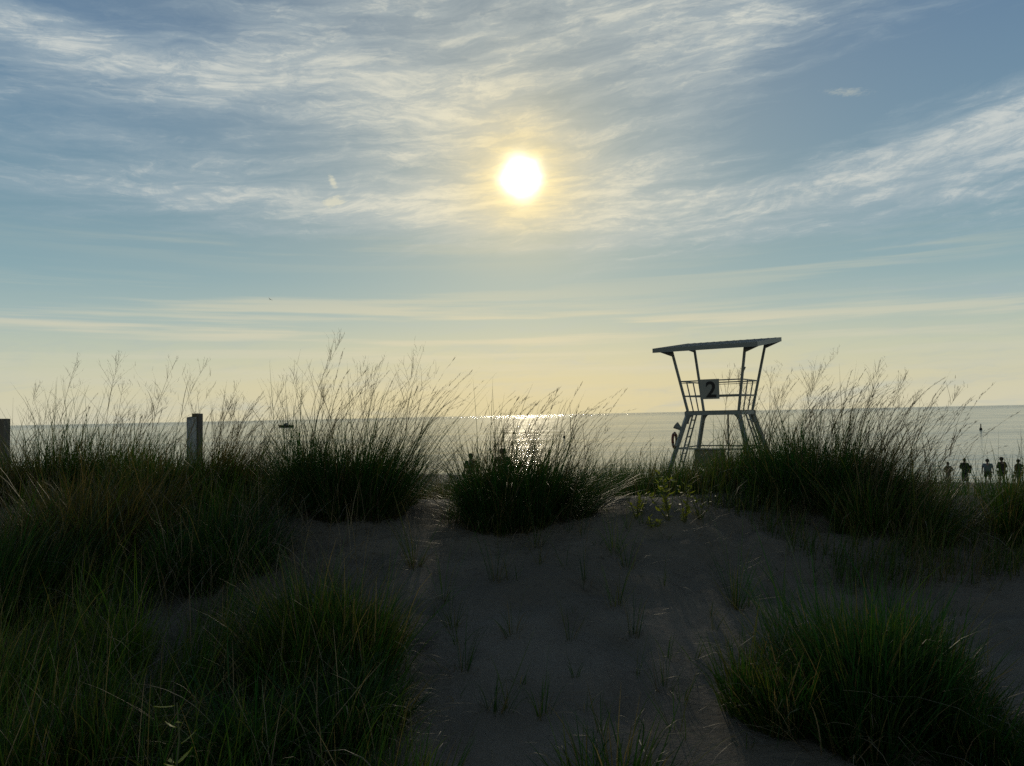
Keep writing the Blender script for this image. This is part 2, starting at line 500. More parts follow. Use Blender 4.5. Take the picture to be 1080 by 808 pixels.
M_GREEN = grass_material('green_grass_blade', [(0, (.022, .080, .018)), (.35, (.036, .105, .018)), (.62, (.070, .120, .020)), (.82, (.12, .12, .030)), (.88, (.19, .15, .07)), (1, (.26, .20, .11))])
M_LIGHT = grass_material('light_green_blade', [(0, (.05, .15, .02)), (.5, (.10, .18, .022)), (.85, (.16, .20, .03)), (1, (.24, .20, .10))])
M_OLIVE = grass_material('olive_brown_blade', [(0, (.05, .085, .02)), (.4, (.090, .100, .022)), (.65, (.14, .10, .035)), (.85, (.17, .12, .055)), (1, (.25, .19, .10))])
M_DARK = grass_material('deep_green_blade', [(0, (.014, .068, .020)), (.5, (.026, .090, .020)), (.85, (.065, .11, .020)), (.93, (.16, .13, .06)), (1, (.22, .17, .09))])
M_STALK = grass_material('seed_stalk', [(0, (.09, .075, .035)), (.5, (.15, .115, .06)), (1, (.22, .17, .10))], .3, .5)
M_STRAW = grass_material('dry_straw', [(0, (.13, .10, .065)), (.6, (.22, .18, .12)), (1, (.34, .28, .19))], .2, .45)


def ribbons(base, length, az0, th0, th1, width, seg=6, power=1.4, twist=None, tint=None, rise=None):
    """blades that start at base, lean th0 from vertical toward az0 and bend to th0+th1 at the tip"""
    n = len(base)
    t = np.linspace(0, 1, seg + 1)
    th = th0[:, None] + th1[:, None] * t[None, :] ** power
    thm = (th[:, 1:] + th[:, :-1]) / 2
    az = az0[:, None] + (twist[:, None] * t[None, 1:] if twist is not None else 0)
    dl = (length / seg)[:, None]
    dx = np.sin(thm) * np.cos(az) * dl; dy = np.sin(thm) * np.sin(az) * dl; dz = np.cos(thm) * dl
    P = np.zeros((n, seg + 1, 3)); P[:, 0] = base
    P[:, 1:, 0] = base[:, None, 0] + np.cumsum(dx, 1)
    P[:, 1:, 1] = base[:, None, 1] + np.cumsum(dy, 1)
    P[:, 1:, 2] = base[:, None, 2] + np.cumsum(dz, 1)
    fa = RNG.uniform(0, 2 * np.pi, n)
    side = np.stack([np.cos(fa), np.sin(fa), 0 * fa], -1)
    # keep the width roughly perpendicular to the lean
    ld = np.stack([np.cos(az0), np.sin(az0), 0 * az0], -1)
    side = side - .6 * ld * (side * ld).sum(-1, keepdims=True)
    side /= np.linalg.norm(side, axis=-1, keepdims=True)
    w = width[:, None] * (1 - t[None, :] ** 3.0) * .5 + .0003
    L = P - side[:, None, :] * w[..., None]; Rr = P + side[:, None, :] * w[..., None]
    V = np.stack([L, Rr], 2).reshape(-1, 3)
    k = 2 * (seg + 1)
    b = (np.arange(n) * k)[:, None] + (np.arange(seg) * 2)[None, :]
    Fq = np.stack([b, b + 1, b + 3, b + 2], -1).reshape(-1, 4)
    tv = np.repeat(tint if tint is not None else RNG.uniform(0, 1, n), k)
    av = np.tile(np.repeat(t, 2), n)
    return V, Fq, tv, av, P


class Bunch:
    def __init__(s): s.V = []; s.F = []; s.t = []; s.a = []; s.n = 0
    def add(s, r):
        V, Fq, tv, av = r[:4]
        s.V.append(V); s.F.append(Fq + s.n); s.t.append(tv); s.a.append(av); s.n += len(V)
    def mesh(s, name, mat, origin=(0, 0, 0)):
        V = np.concatenate(s.V) - np.array(origin)
        return mesh_np(name, V, np.concatenate(s.F), mat, {'tint': np.concatenate(s.t), 'along': np.concatenate(s.a)})


WIND = 0.0    # toward +x


def blade_set(base, h, hv=.38, lean=.25, wind=.22, droop=.5, w=.005, seg=6, tint=None, out=None, long_frac=.12, long_k=1.6):
    n = len(base)
    L = h * RNG.lognormal(0, hv, n)
    lf = RNG.random(n) < long_frac
    L = np.where(lf, L * RNG.uniform(1.15, long_k, n), L)
    L = np.minimum(L, h * 2.3)
    a = RNG.uniform(0, 2 * np.pi, n)
    th0 = np.abs(RNG.normal(0, lean, n))
    vx = th0 * np.cos(a) + wind * RNG.uniform(.3, 1.4, n); vy = th0 * np.sin(a)
    if out is not None:
        vx = vx + out[:, 0]; vy = vy + out[:, 1]
    az = np.arctan2(vy, vx); th0 = np.minimum(np.hypot(vx, vy), 1.25)
    th1 = droop * RNG.gamma(1.6, .55, n)
    hk = RNG.random(n); th1 = np.where(hk < .13, RNG.uniform(1.5, 2.6, n), th1); pw = np.where(hk < .06, 5.0, 1.7)   # folded-over tips
    th1 = np.minimum(th1, 2.7 - th0)
    return ribbons(base, L, az, th0, th1, w * RNG.uniform(.6, 1.25, n), seg, pw[:, None], RNG.normal(0, .3, n), tint)


def panicle(bunch, base, H, lean, az, openness=1.0, dense=1.0):
    """one seed stalk: stem, whorled hair-thin branches and seed specks"""
    b = np.array([base]); one = np.ones(1)
    bend = random.uniform(.2, .75)
    r = ribbons(b, one * H, one * az, one * lean, one * bend, one * .0044, 12, 1.6, one * 0, one * random.random())
    bunch.add(r)
    P = r[4][0]
    stem_leaves(bunch, P, 8, H)
    nb = int(19 * dense)
    t = RNG.uniform(.60, .98, nb); seg = t * 12; i = np.minimum(seg.astype(int), 11); f = (seg - i)[:, None]
    o = P[i] * (1 - f) + P[i + 1] * f
    k = (1 - t) / .4
    Lb = H * (.05 + .20 * k) * RNG.uniform(.6, 1.2, nb)
    a = RNG.uniform(0, 2 * np.pi, nb)
    th = (.28 + .42 * k) * openness * RNG.uniform(.6, 1.3, nb)
    vx = th * np.cos(a) + lean * 1.0 * math.cos(az) + .12; vy = th * np.sin(a) + lean * math.sin(az)
    rb = ribbons(o, Lb, np.arctan2(vy, vx), np.hypot(vx, vy), RNG.uniform(-.1, .5, nb), np.full(nb, .0020), 4, 1.2, None, RNG.random(nb))
    bunch.add(rb)
    Pb = rb[4]
    ns = 3
    idx = np.repeat(np.arange(nb), ns); j = RNG.integers(1, 5, nb * ns)
    o2 = Pb[idx, j]
    L2 = Lb[idx] * RNG.uniform(.12, .4, nb * ns)
    a2 = RNG.uniform(0, 2 * np.pi, nb * ns); th2 = RNG.uniform(.2, .9, nb * ns)
    bunch.add(ribbons(o2, L2, a2, th2, RNG.uniform(-.2, .4, nb * ns), np.full(nb * ns, .0016), 2, 1.2, None, RNG.random(nb * ns)))
    # seeds: short fat slivers
    ids = np.arange(0, nb * ns, 3)
    o3 = o2[ids]
    bunch.add(ribbons(o3, np.full(len(ids), .006), RNG.uniform(0, 6.28, len(ids)), RNG.uniform(.1, .8, len(ids)), np.zeros(len(ids)), np.full(len(ids), .0034), 2, 1, None, RNG.random(len(ids))))


def stem_leaves(bunch, P, k, H):
    n = RNG.integers(2, 5)
    i = RNG.integers(2, k, n)
    L = H * RNG.uniform(.16, .34, n)
    bunch.add(ribbons(P[i], L, np.where(RNG.random(n) < .7, RNG.normal(0, .8, n), RNG.uniform(0, 6.28, n)), RNG.uniform(.15, .6, n),
                      np.where(RNG.random(n) < .45, RNG.uniform(1.2, 2.5, n), RNG.uniform(.2, .9, n)), np.full(n, .0055), 8, 1.6, None, RNG.random(n)))


def plume(bunch, base, H, lean, az):
    """narrow brown seed spike on a leaning stem"""
    b = np.array([base]); one = np.ones(1)
    r = ribbons(b, one * H, one * az, one * lean, one * random.uniform(.35, 1.25), one * .0050, 10, 2.2, one * 0, one * random.random())
    bunch.add(r); P = r[4][0]
    stem_leaves(bunch, P, 7, H)
    n = 34; t = RNG.uniform(.72, 1, n); s_ = t * 10; i = np.minimum(s_.astype(int), 9); f = (s_ - i)[:, None]
    o = P[i] * (1 - f) + P[i + 1] * f
    dv = P[10] - P[8]; dv /= np.linalg.norm(dv)
    th = math.acos(max(-1, min(1, dv[2]))); a0 = math.atan2(dv[1], dv[0])
    bunch.add(ribbons(o, RNG.uniform(.02, .05, n), a0 + RNG.normal(0, .35, n), np.clip(th + RNG.normal(0, .16, n), 0, 3), np.zeros(n), np.full(n, .0032), 2, 1, None, RNG.random(n)))


def disc_pts(n, x, y, rx, ry, power=.5):
    a = RNG.uniform(0, 2 * np.pi, n); r = RNG.random(n) ** power
    px_ = x + rx * r * np.cos(a); py_ = y + ry * r * np.sin(a)
    return np.stack([px_, py_, height(px_, py_) - .02], -1), np.stack([np.cos(a) * r, np.sin(a) * r], -1)


def clump(label, px, Y, rx, ry, n, h, mat, nst=0, hs=1.4, npl=0, hp=1.2, splay=.45, wind=.2, droop=.55, w=.0062, x=None,
          straw=0, strawh=.5, lean=.20, group='clumps of dune grass', long_frac=.12, long_k=1.6, stx=None, subs=9, cat='grass clump'):
    if x is None: x = (px - 540) / F * Y
    root = empty('grass_clump', (x, Y, hz(x, Y)))
    tag(root, label, cat, group)
    o = np.array(root.location)
    B = Bunch()
    # several tussocks side by side make an uneven outline
    gi = np.arange(subs); gr = np.sqrt((gi + .5) / subs) * RNG.uniform(.85, 1.12, subs); ga = gi * 2.4 + RNG.uniform(0, 6.28)
    cs = np.stack([x + rx * .84 * gr * np.cos(ga), Y + ry * .84 * gr * np.sin(ga)], -1)
    per = RNG.dirichlet(np.ones(subs) * 5) * n
    for c, q in zip(cs, per):
        q = max(20, int(q)); s = RNG.uniform(.58, 1.24)
        b, ou = disc_pts(q, c[0], c[1], rx * .34 * s + .03, ry * .34 * s + .03, .6)
        tl = RNG.normal(0, .13, 2)
        rel = (c[:2] - np.array([x, Y])) / np.array([rx, ry])
        B.add(blade_set(b, h * s * (.9 if Y < 5.3 else 1), .24 if Y < 5.3 else .30, lean, wind, droop, w, 6, out=ou * splay * .8 + rel * splay * .5 + tl, long_frac=long_frac, long_k=long_k))
    me = B.mesh('blades', mat, o)
    link('blades', me, root)
    if nst or npl:
        S = Bunch()
        for k in range(nst):
            a = random.uniform(0, 6.28); q = math.sqrt(random.random())
            bx, by = x + rx * .9 * q * math.cos(a), Y + ry * .9 * q * math.sin(a)
            ln = abs(random.gauss(.10, .10)) + .02 + .12 * max(0, math.cos(a) * q)
            panicle(S, (bx, by, hz(bx, by)), hs * random.uniform(.72, 1.1), ln, random.gauss(0, .8), random.uniform(.8, 1.2))
        for k in range(npl):
            a = random.uniform(0, 6.28); q = math.sqrt(random.random())
            bx, by = x + rx * .9 * q * math.cos(a), Y + ry * .9 * q * math.sin(a)
            plume(S, (bx, by, hz(bx, by)), hp * random.uniform(.7, 1.12), random.uniform(.06, .50), random.gauss(0, .45))
        link('seed_stalks', S.mesh('seed_stalks', M_STALK, o), root)
    if straw:
        D = Bunch()
        b, ou = disc_pts(straw, x, Y, rx * 1.05, ry * 1.05, .35)
        D.add(blade_set(b, strawh, .3, .5, .1, 1.3, w * .8, 6, out=ou * .8, long_frac=.1))
        link('dead_leaves', D.mesh('dead_leaves', M_STRAW, o), root)
    return root


# ------------------------------------------------------------------ lifeguard tower
TOW = Vector(((759 - 540) / F * 26.0, 26.0, 0))
M_STEEL = simple_mat('painted_steel', (.24, .27, .27), .5, .2, 6)
M_ROOF = simple_mat('roof_sheet', (.15, .19, .22), .55, .25, 3)
M_DECK = simple_mat('weathered_deck', (.12, .12, .10), .8, .3, 12)
M_SIGN = simple_mat('sign_board', (.30, .31, .29), .6, .12, 5)
M_BLACK = simple_mat('black_lettering', (.012, .012, .014), .6, .1, 5)
M_PANEL = simple_mat('dull_board', (.16, .17, .12), .7, .3, 4)


def build_tower():
    phi = R(31.9)
    # local x = along the near edge (to the right), local y = away; platform top at local z = 0
    zc = CAMZ + .02
    root = empty('lifeguard_tower', (TOW.x, TOW.y, hz(TOW.x, TOW.y)), -phi)
    tag(root, 'open steel lifeguard tower with slanted roof and a number 2 board', 'lifeguard tower')
    dz = zc - root.location.z     # platform height over the ground
    P = lambda a, b, z: (a, b, z + dz)
    ha = lambda z: .86 + (.18 * z if z > 0 else -.263 * z)      # half width of the frame at height z
    hb = lambda z: ha(z)
    roofz = lambda b: 2.03 + (b + 1.75) * .118
    for sx in (-1, 1):
        for sy in (-1, 1):
            top = roofz(sy * 1.22) - .04
            a0, a1 = ha(0), ha(top)
            w = MB(); w.beam(P(sx * a0, sy * a0, .0), P(sx * a1, sy * a1, top), .075, .075)
            w.build('post', M_STEEL, root)
            zb = -(dz) - .25
            l = MB(); ab = ha(zb)
            l.beam(P(sx * a0, sy * a0, -.10), P(sx * ab, sy * ab, zb), .115, .115)
            l.build('leg', M_STEEL, root)
            # curved knee plate on the near and far faces
            g = MB()
            pts = []
            for k in range(7):
                t = k / 6 * math.pi / 2
                pts.append((sx * (a0 - .04 - .26 * (1 - math.sin(t))), -.105 - .30 * (1 - math.cos(t))))
            ring = [(sx * (a0 - .02), -.105)] + [(q[0], q[1]) for q in pts]
            ring = [(sx * (a0 - .0), -.10), (sx * (a0 - .32), -.10)] + [(sx * (a0 - .32 + .30 * math.sin(t_)), -.10 - .34 * (1 - math.cos(t_))) for t_ in [j / 7 * math.pi / 2 for j in range(1, 8)]] + [(sx * (a0 + .09), -.44)]
            g.prism([P(u, sy * a0 - .02, v) for u, v in ring], [P(u, sy * a0 + .02, v) for u, v in ring])
            g.build('knee_brace', M_STEEL, root)
            # roof bracket
            br = MB(); bx = sx * a1
            tri = [(bx, top - .20), (bx, top - .02), (bx + sx * .50, top + .0)]
            br.prism([P(u, sy * a1 - .03, v) for u, v in tri], [P(u, sy * a1 + .03, v) for u, v in tri])
            br.build('roof_bracket', M_STEEL, root)
    d = MB(); d.box(P(0, 0, -.02), (1.84, 1.84, .04))
    for k in range(4): d.box(P(0, -.66 + k * .44, -.062), (1.66, .08, .04))
    d.build('deck', M_DECK, root)
    e = MB()
    for s in (-1, 1):
        e.box(P(0, s * .90, -.085), (1.90, .05, .13)); e.box(P(s * .90, 0, -.085), (.05, 1.75, .13))
    e.build('deck_frame', M_STEEL, root)
    # roof: pitched sheet with ribs, fascia and rafters
    r = MB(); H = 1.70
    th = .05
    def slab(x0, x1, y0, y1, o0, o1, mb):
        lo = [P(x0, y0, roofz(y0) + o0), P(x1, y0, roofz(y0) + o0), P(x1, y1, roofz(y1) + o0), P(x0, y1, roofz(y1) + o0)]
        hi = [P(x0, y0, roofz(y0) + o1), P(x1, y0, roofz(y0) + o1), P(x1, y1, roofz(y1) + o1), P(x0, y1, roofz(y1) + o1)]
        mb.prism(lo, hi)
    slab(-H, H, -H, H, .04, .075, r)
    rb = r
    k = -H + .06
    while k < H:
        slab(k, k + .035, -H + .002, H - .002, .073, .093, rb); k += .243
    ro = r.build('roof', M_ROOF, root)
    f = MB()
    slab(-H - .02, H + .02, -H - .03, -H + .0, -.06, .085, f); slab(-H - .02, H + .02, H, H + .03, -.06, .085, f)
    slab(-H - .03, -H - .002, -H, H, -.06, .085, f); slab(H + .002, H + .03, -H, H, -.06, .085, f)
    fo = f.build('fascia', M_STEEL, ro)
    q = MB()
    for xx in (-1.25, 0, 1.25): slab(xx - .03, xx + .03, -H + .01, H - .01, -.04, .038, q)
    for yy in (-1.22, 1.22): slab(-H + .01, H - .01, yy - .03, yy + .03, -.055, .036, q)
    q.build('rafters', M_STEEL, ro)
    # railings, one per side
    for (ax, s, nm) in (('y', -1, 0), ('y', 1, 0), ('x', -1, 1), ('x', 1, 1)):
        g = MB()
        for z, w in ((1.0, .04), (.5, .045)):
            a = ha(z) - .0
            if ax == 'y': g.beam(P(-a, s * a, z), P(a, s * a, z), w, w)
            else: g.beam(P(s * a, -a + .045, z), P(s * a, a - .045, z), w, w)
        if ax == 'y': g.beam(P(-ha(.93), s * ha(.93), .93), P(ha(.93), s * ha(.93), .93), .02, .02)
        if ax == 'x':
            for u in (-.33, .33):
                g.beam(P(s * ha(0), u * ha(0), 0), P(s * ha(1), u * ha(1), .98), .035, .035)
        g.build('railing', M_STEEL, root)
    # number board on the near rail
    sb = MB(); a = ha(.72)
    y_ = -ha(.8) - .06
    sb.box(P(-.02, y_, .71), (.64, .025, .66)); so_ = sb.build('number_board', M_SIGN, root, bevel=.004)
    cu = bpy.data.curves.new('numeral', 'FONT'); cu.body = '2'; cu.size = .74; cu.extrude = .004; cu.offset = .012
    cu.align_x = 'CENTER'; cu.align_y = 'CENTER'
    tmp = bpy.data.objects.new('numeral_tmp', cu); COL.objects.link(tmp)
    dg = bpy.context.evaluated_depsgraph_get()
    me = bpy.data.meshes.new_from_object(tmp.evaluated_get(dg)); bpy.data.objects.remove(tmp)
    xs = [v.co.x for v in me.vertices]; ys = [v.co.y for v in me.vertices]
    cx, cy = (min(xs) + max(xs)) / 2, (min(ys) + max(ys)) / 2
    for v in me.vertices: v.co.x -= cx; v.co.y -= cy
    no = link('numeral', me, so_, M_BLACK); no.rotation_euler = (R(90), 0, 0)
    no.location = P(.03, y_ - .018, .70)
    # ladders on both sides
    for s in (-1, 1):
        l = MB(); zb = -dz - .15
        for u in (-.2, .2):
            l.beam(P(s * (ha(0) + .02), u, -.05), P(s * (ha(zb) + .10), u * 1.05, zb), .045, .045)
        z = -.32
        while z > zb:
            a = ha(z) + .02 + .08 * (z / zb)
            l.beam(P(s * a, -.2, z), P(s * a, .2, z), .04, .04); z -= .29
        l.build('ladder', M_STEEL, root)
    # lower cross bars and the board hung from them
    c = MB(); z = -1.26; a = ha(z)
    c.beam(P(-a, -a, z), P(a, -a, z), .045, .045); c.beam(P(-a, a, z), P(a, a, z), .045, .045)
    c.beam(P(-a, -a + .06, z), P(-a, a - .06, z), .045, .045); c.beam(P(a, -a + .06, z), P(a, a - .06, z), .045, .045)
    c.build('cross_bar', M_STEEL, root)
    b = MB(); b.box(P(-.06, -a + .05, -1.56), (1.02, .04, .62)); b.build('hanging_board', M_PANEL, root, bevel=.005)
    p = MB(); p.tube(P(.10, .55, -.1), P(.02, .62, -1.9 - .6), .03); p.build('standpipe', M_STEEL, root)
    h = MB(); x1 = ha(1.05)
    h.tube(P(x1 - .02, -x1 - .03, 1.12), P(x1 + .14, -x1 - .08, 1.38), .032, .022); h.build('flag_holder', M_STEEL, root)
    h = MB(); a = ha(-.55)
    h.tube(P(-a - .02, -a - .05, -.62), P(-a - .22, -a - .06, -.47), .045, .13, 12); h.tube(P(-a - .02, -a - .05, -.78), P(-a - .03, -a - .05, -.55), .06, .06, 8)
    h.build('horn_speaker', M_STEEL, root)
    # life ring hung on the near left leg: its own thing
    a = ha(-.98)
    cpt = root.matrix_world
    loc = Matrix.Rotation(-phi, 4, 'Z') @ Vector((-a - .13, -a - .03, -.98 + dz)) + root.location
    V = []; Fs = []; nu, nv = 40, 12
    for i in range(nu):
        A = i / nu * 2 * math.pi
        for j in range(nv):
            B_ = j / nv * 2 * math.pi
            rr = .235 + .06 * math.cos(B_)
            V.append((rr * math.cos(A), .045 * math.sin(B_), rr * math.sin(A)))
    for i in range(nu):
        for j in range(nv):
            Fs.append((i * nv + j, ((i + 1) % nu) * nv + j, ((i + 1) % nu) * nv + (j + 1) % nv, i * nv + (j + 1) % nv))
    me = bpy.data.meshes.new('life_ring'); me.from_pydata(V, [], Fs); me.update()
    for p_ in me.polygons: p_.use_smooth = True
    m, T = material('ring_red')
    tc = T.n.new('ShaderNodeTexCoord').outputs['Object']
    sp = T.n.new('ShaderNodeSeparateXYZ'); T.l.new(tc, sp.inputs[0])
    an = T.m('ARCTAN2', sp.outputs[2], sp.outputs[0])
    st = T.smooth(T.m('ABSOLUTE', T.m('SINE', T.m('MULTIPLY', an, 2))), .93, .96)
    T.l.new(T.mix(st, (.16, .035, .025, 1), (.30, .28, .25, 1)), T.b.inputs['Base Color'])
    ring = link('life_ring', me, None, m); ring.location = loc
    ring.rotation_euler = (0, R(17), R(62))
    tag(ring, 'round red life ring hung on the left leg of the lifeguard tower', 'life ring')


build_tower()

# ------------------------------------------------------------------ wooden posts


def wood_mat(name, c0, c1):
    m, T = material(name)
    tc = T.n.new('ShaderNodeTexCoord').outputs['Object']
    n = T.noise(T.v('MULTIPLY', tc, (30, 30, 1.6)), 1, 6, .65, .4).outputs['Fac']
    n2 = T.noise(tc, 5, 5, .6).outputs['Fac']
    c = T.mix(T.smooth(n, .35, .7), c0 + (1,), c1 + (1,))
    c = T.mix(T.smooth(n2, .52, .66), c, tuple(q * .55 for q in c0) + (1,))
    T.l.new(c, T.b.inputs['Base Color']); T.b.inputs['Roughness'].default_value = .85
    bp = T.n.new('ShaderNodeBump'); bp.inputs['Strength'].default_value = .6; bp.inputs['Distance'].default_value = .006
    T.l.new(n, bp.inputs['Height']); T.l.new(bp.outputs[0], T.b.inputs['Normal'])
    return m


M_WOOD = wood_mat('weathered_wood', (.10, .085, .07), (.20, .18, .155))
M_GREY = wood_mat('silvered_plank', (.42, .43, .45), (.60, .61, .62))


def wood_post(px0, px1, ytop, Y, label, plank=True, tilt=0):
    pa, pb = at(px0, ytop, Y), at(px1, ytop, Y)
    w = (pb - pa).length
    x = (pa.x + pb.x) / 2; g = hz(x, Y) - .3; H = pa.z - g
    root = empty('wood_post', (x, Y, g), R(-12)); root.rotation_euler = (0, R(tilt), R(-8))
    tag(root, label, 'post', 'old wooden posts in the dune grass')
    b = MB(); pw = w * .55 if plank else w
    ox = w / 2 - pw / 2 if plank else 0
    b.prism([(ox - pw / 2, -.06, 0), (ox + pw / 2, -.06, 0), (ox + pw / 2, .06, 0), (ox - pw / 2, .06, 0)],
            [(ox - pw / 2, -.06, H), (ox + pw / 2, -.06, H - .004), (ox + pw / 2, .06, H), (ox - pw / 2, .06, H + .006)])
    b.build('upright', M_WOOD, root, bevel=.006)
    if plank:
        q = MB(); H2 = H - .05
        x0, x1 = -w / 2, w * .02
        q.prism([(x0, -.05, .25), (x1 - .003, -.05, .25), (x1 - .003, -.012, .25), (x0, -.012, .25)],
                [(x0, -.05, H2), (x1 - .003, -.05, H2 + .012), (x1 - .003, -.012, H2 + .012), (x0, -.012, H2)])
        q.build('side_board', M_GREY, root, bevel=.004)
        f = MB()
        f.box((x1 + .034, -.072, H - .38), (.066, .018, .66)); f.build('face_board', M_GREY, root, bevel=.004)
    return root


wood_post(197.5, 211.5, 436.5, 11.0, 'weathered grey wooden post made of two boards, standing between the left grass stands', True, .4)
wood_post(-9, 8.6, 442, 11.0, 'dark square wooden post cut by the left edge of the photo', False)

# ------------------------------------------------------------------ boat, markers, bird


def build_boat():
    D = 575.0
    c = at(301.5, 451, D); c.z = 0
    root = empty('motor_boat', (c.x, c.y, 0)); tag(root, 'small dark motor boat with low grey cabin on the lake near the horizon', 'boat')
    Lh = 5.9
    hull_m = simple_mat('dark_hull', (.02, .022, .026), .35, .2, 1)
    cab_m = simple_mat('grey_cabin', (.14, .15, .17), .4, .15, 1)
    gl = simple_mat('cabin_glass', (.02, .025, .03), .15, .1, 1)
    V = []; Fs = []; st = 15
    for i in range(st):
        t = i / (st - 1); x = -Lh + 2 * Lh * t
        wd = 1.55 * min(1, (t / .38) ** .6) if t > 0 else .02
        hh = 1.95 - .35 * min(1, t / .7); kx = x + (1 - min(1, t / .25)) * .7
        V += [(x, -wd, hh), (kx, -wd * .8, .25), (kx, 0, -.3), (kx, wd * .8, .25), (x, wd, hh)]
    for i in range(st - 1):
        for j in range(4):
            Fs.append((i * 5 + j, i * 5 + j + 1, (i + 1) * 5 + j + 1, (i + 1) * 5 + j))
        Fs.append((i * 5 + 4, i * 5, (i + 1) * 5, (i + 1) * 5 + 4))
    Fs.append(tuple((st - 1) * 5 + j for j in range(5)))
    me = bpy.data.meshes.new('hull'); me.from_pydata(V, [], Fs); me.update()
    link('hull', me, root, hull_m)
    cb = MB()
    cb.prism([(-1.9, -1.1, 1.4), (2.3, -1.1, 1.35), (2.3, 1.1, 1.35), (-1.9, 1.1, 1.4)], [(-.6, -.85, 3.3), (1.3, -.85, 3.35), (1.3, .85, 3.35), (-.6, .85, 3.3)])
    co = cb.build('cabin', cab_m, root, bevel=.08)
    w = MB(); w.prism([(-.9, -1.06, 1.95), (1.3, -1.06, 1.95), (1.3, -.97, 1.95), (-.9, -.97, 1.95)], [(-.3, -.96, 2.5), (1.2, -.96, 2.5), (1.2, -.87, 2.5), (-.3, -.87, 2.5)])
    w.build('window', gl, co)
    e = MB(); e.box((5.4, 0, 1.0), (1.2, 1.4, .9)); e.build('outboard_engine', hull_m, root, bevel=.08)


build_boat()


def marker(px, ytop, ybot, label):
    d = ray(px, ybot); t = -CAMZ / d.z; p = Vector((0, 0, CAMZ)) + d * t
    H = (ybot - ytop) / F * p.y
    m = bpy.data.materials.get('marker_paint') or simple_mat('marker_paint', (.02, .022, .02), .6, .2, 2)
    root = empty('marker_buoy', (p.x, p.y, 0)); tag(root, label, 'buoy', 'marker buoys on the lake')
    a = MB(); a.tube((0, 0, -.2), (0, 0, .35), .34, .30, 14); a.tube((0, 0, .35), (0, 0, .55), .30, .14, 14); a.build('float', m, root)
    b = MB(); b.tube((0, 0, .5), (0.05, 0, H), .12, .11, 10); b.build('spar', m, root)


marker(1034.5, 447, 453.5, 'dark marker buoy on the lake above the row of people at right')
marker(595, 455, 462, 'dark marker buoy on the lake above the centre grass clump')


def build_bird():
    p = at(285, 316, 240)
    V = [(-.30, 0, 0), (-.2, .05, .03), (-.2, -.05, .03), (0, .08, .04), (0, -.08, .04), (.22, .03, .02), (.22, -.03, .02), (.36, 0, .0), (0, 0, -.07), (.38, .06, 0), (.38, -.06, 0)]
    Fs = [(0, 2, 1), (1, 2, 4, 3), (3, 4, 6, 5), (5, 6, 7), (0, 1, 3, 8), (0, 8, 4, 2), (8, 3, 5, 7), (8, 7, 6, 4), (7, 10, 9)]
    k = len(V)
    for s in (1, -1):
        b = len(V)
        V += [(-.1, s * .06, .05), (.10, s * .06, .05), (.0, s * .36, .20), (-.13, s * .34, .2), (.12, s * .75, .12)]
        Fs += [(b, b + 1, b + 2, b + 3), (b + 3, b + 2, b + 4)]
    me = bpy.data.meshes.new('gull'); me.from_pydata(V, [], Fs); me.update()
    o = link('gull', me, None, simple_mat('gull_feather', (.12, .12, .12), .8, .2, 4))
    o.location = p; o.rotation_euler = (R(38), R(-20), R(65)); o.scale = (1.3, 1.3, 1.3)
    tag(o, 'small gull in flight in the open sky left of the sun', 'bird')


build_bird()

# ------------------------------------------------------------------ people


def skin(name, verts, edges, radii, root=0, sub=1):
    me = bpy.data.meshes.new(name + '_sk'); me.from_pydata([tuple(v) for v in verts], edges, []); me.update()
    o = bpy.data.objects.new(name + '_sk', me); COL.objects.link(o)
    md = o.modifiers.new('s', 'SKIN'); md.use_smooth_shade = True
    if not me.skin_vertices: pass
    sv = me.skin_vertices[0].data
    for i, r in enumerate(radii):
        sv[i].radius = (r, r) if isinstance(r, (int, float)) else r
        sv[i].use_root = (i == root)
    sb = o.modifiers.new('u', 'SUBSURF'); sb.levels = sub; sb.render_levels = sub
    dg = bpy.context.evaluated_depsgraph_get()
    m2 = bpy.data.meshes.new_from_object(o.evaluated_get(dg)); m2.name = name
    bpy.data.objects.remove(o); bpy.data.meshes.remove(me)
    return m2


M_SKIN = simple_mat('skin', (.30, .19, .13), .6, .1, 4)
M_HAIR = simple_mat('dark_hair', (.03, .022, .018), .7, .2, 20)


def cloth(name, c): return simple_mat(name, c, .9, .15, 6)


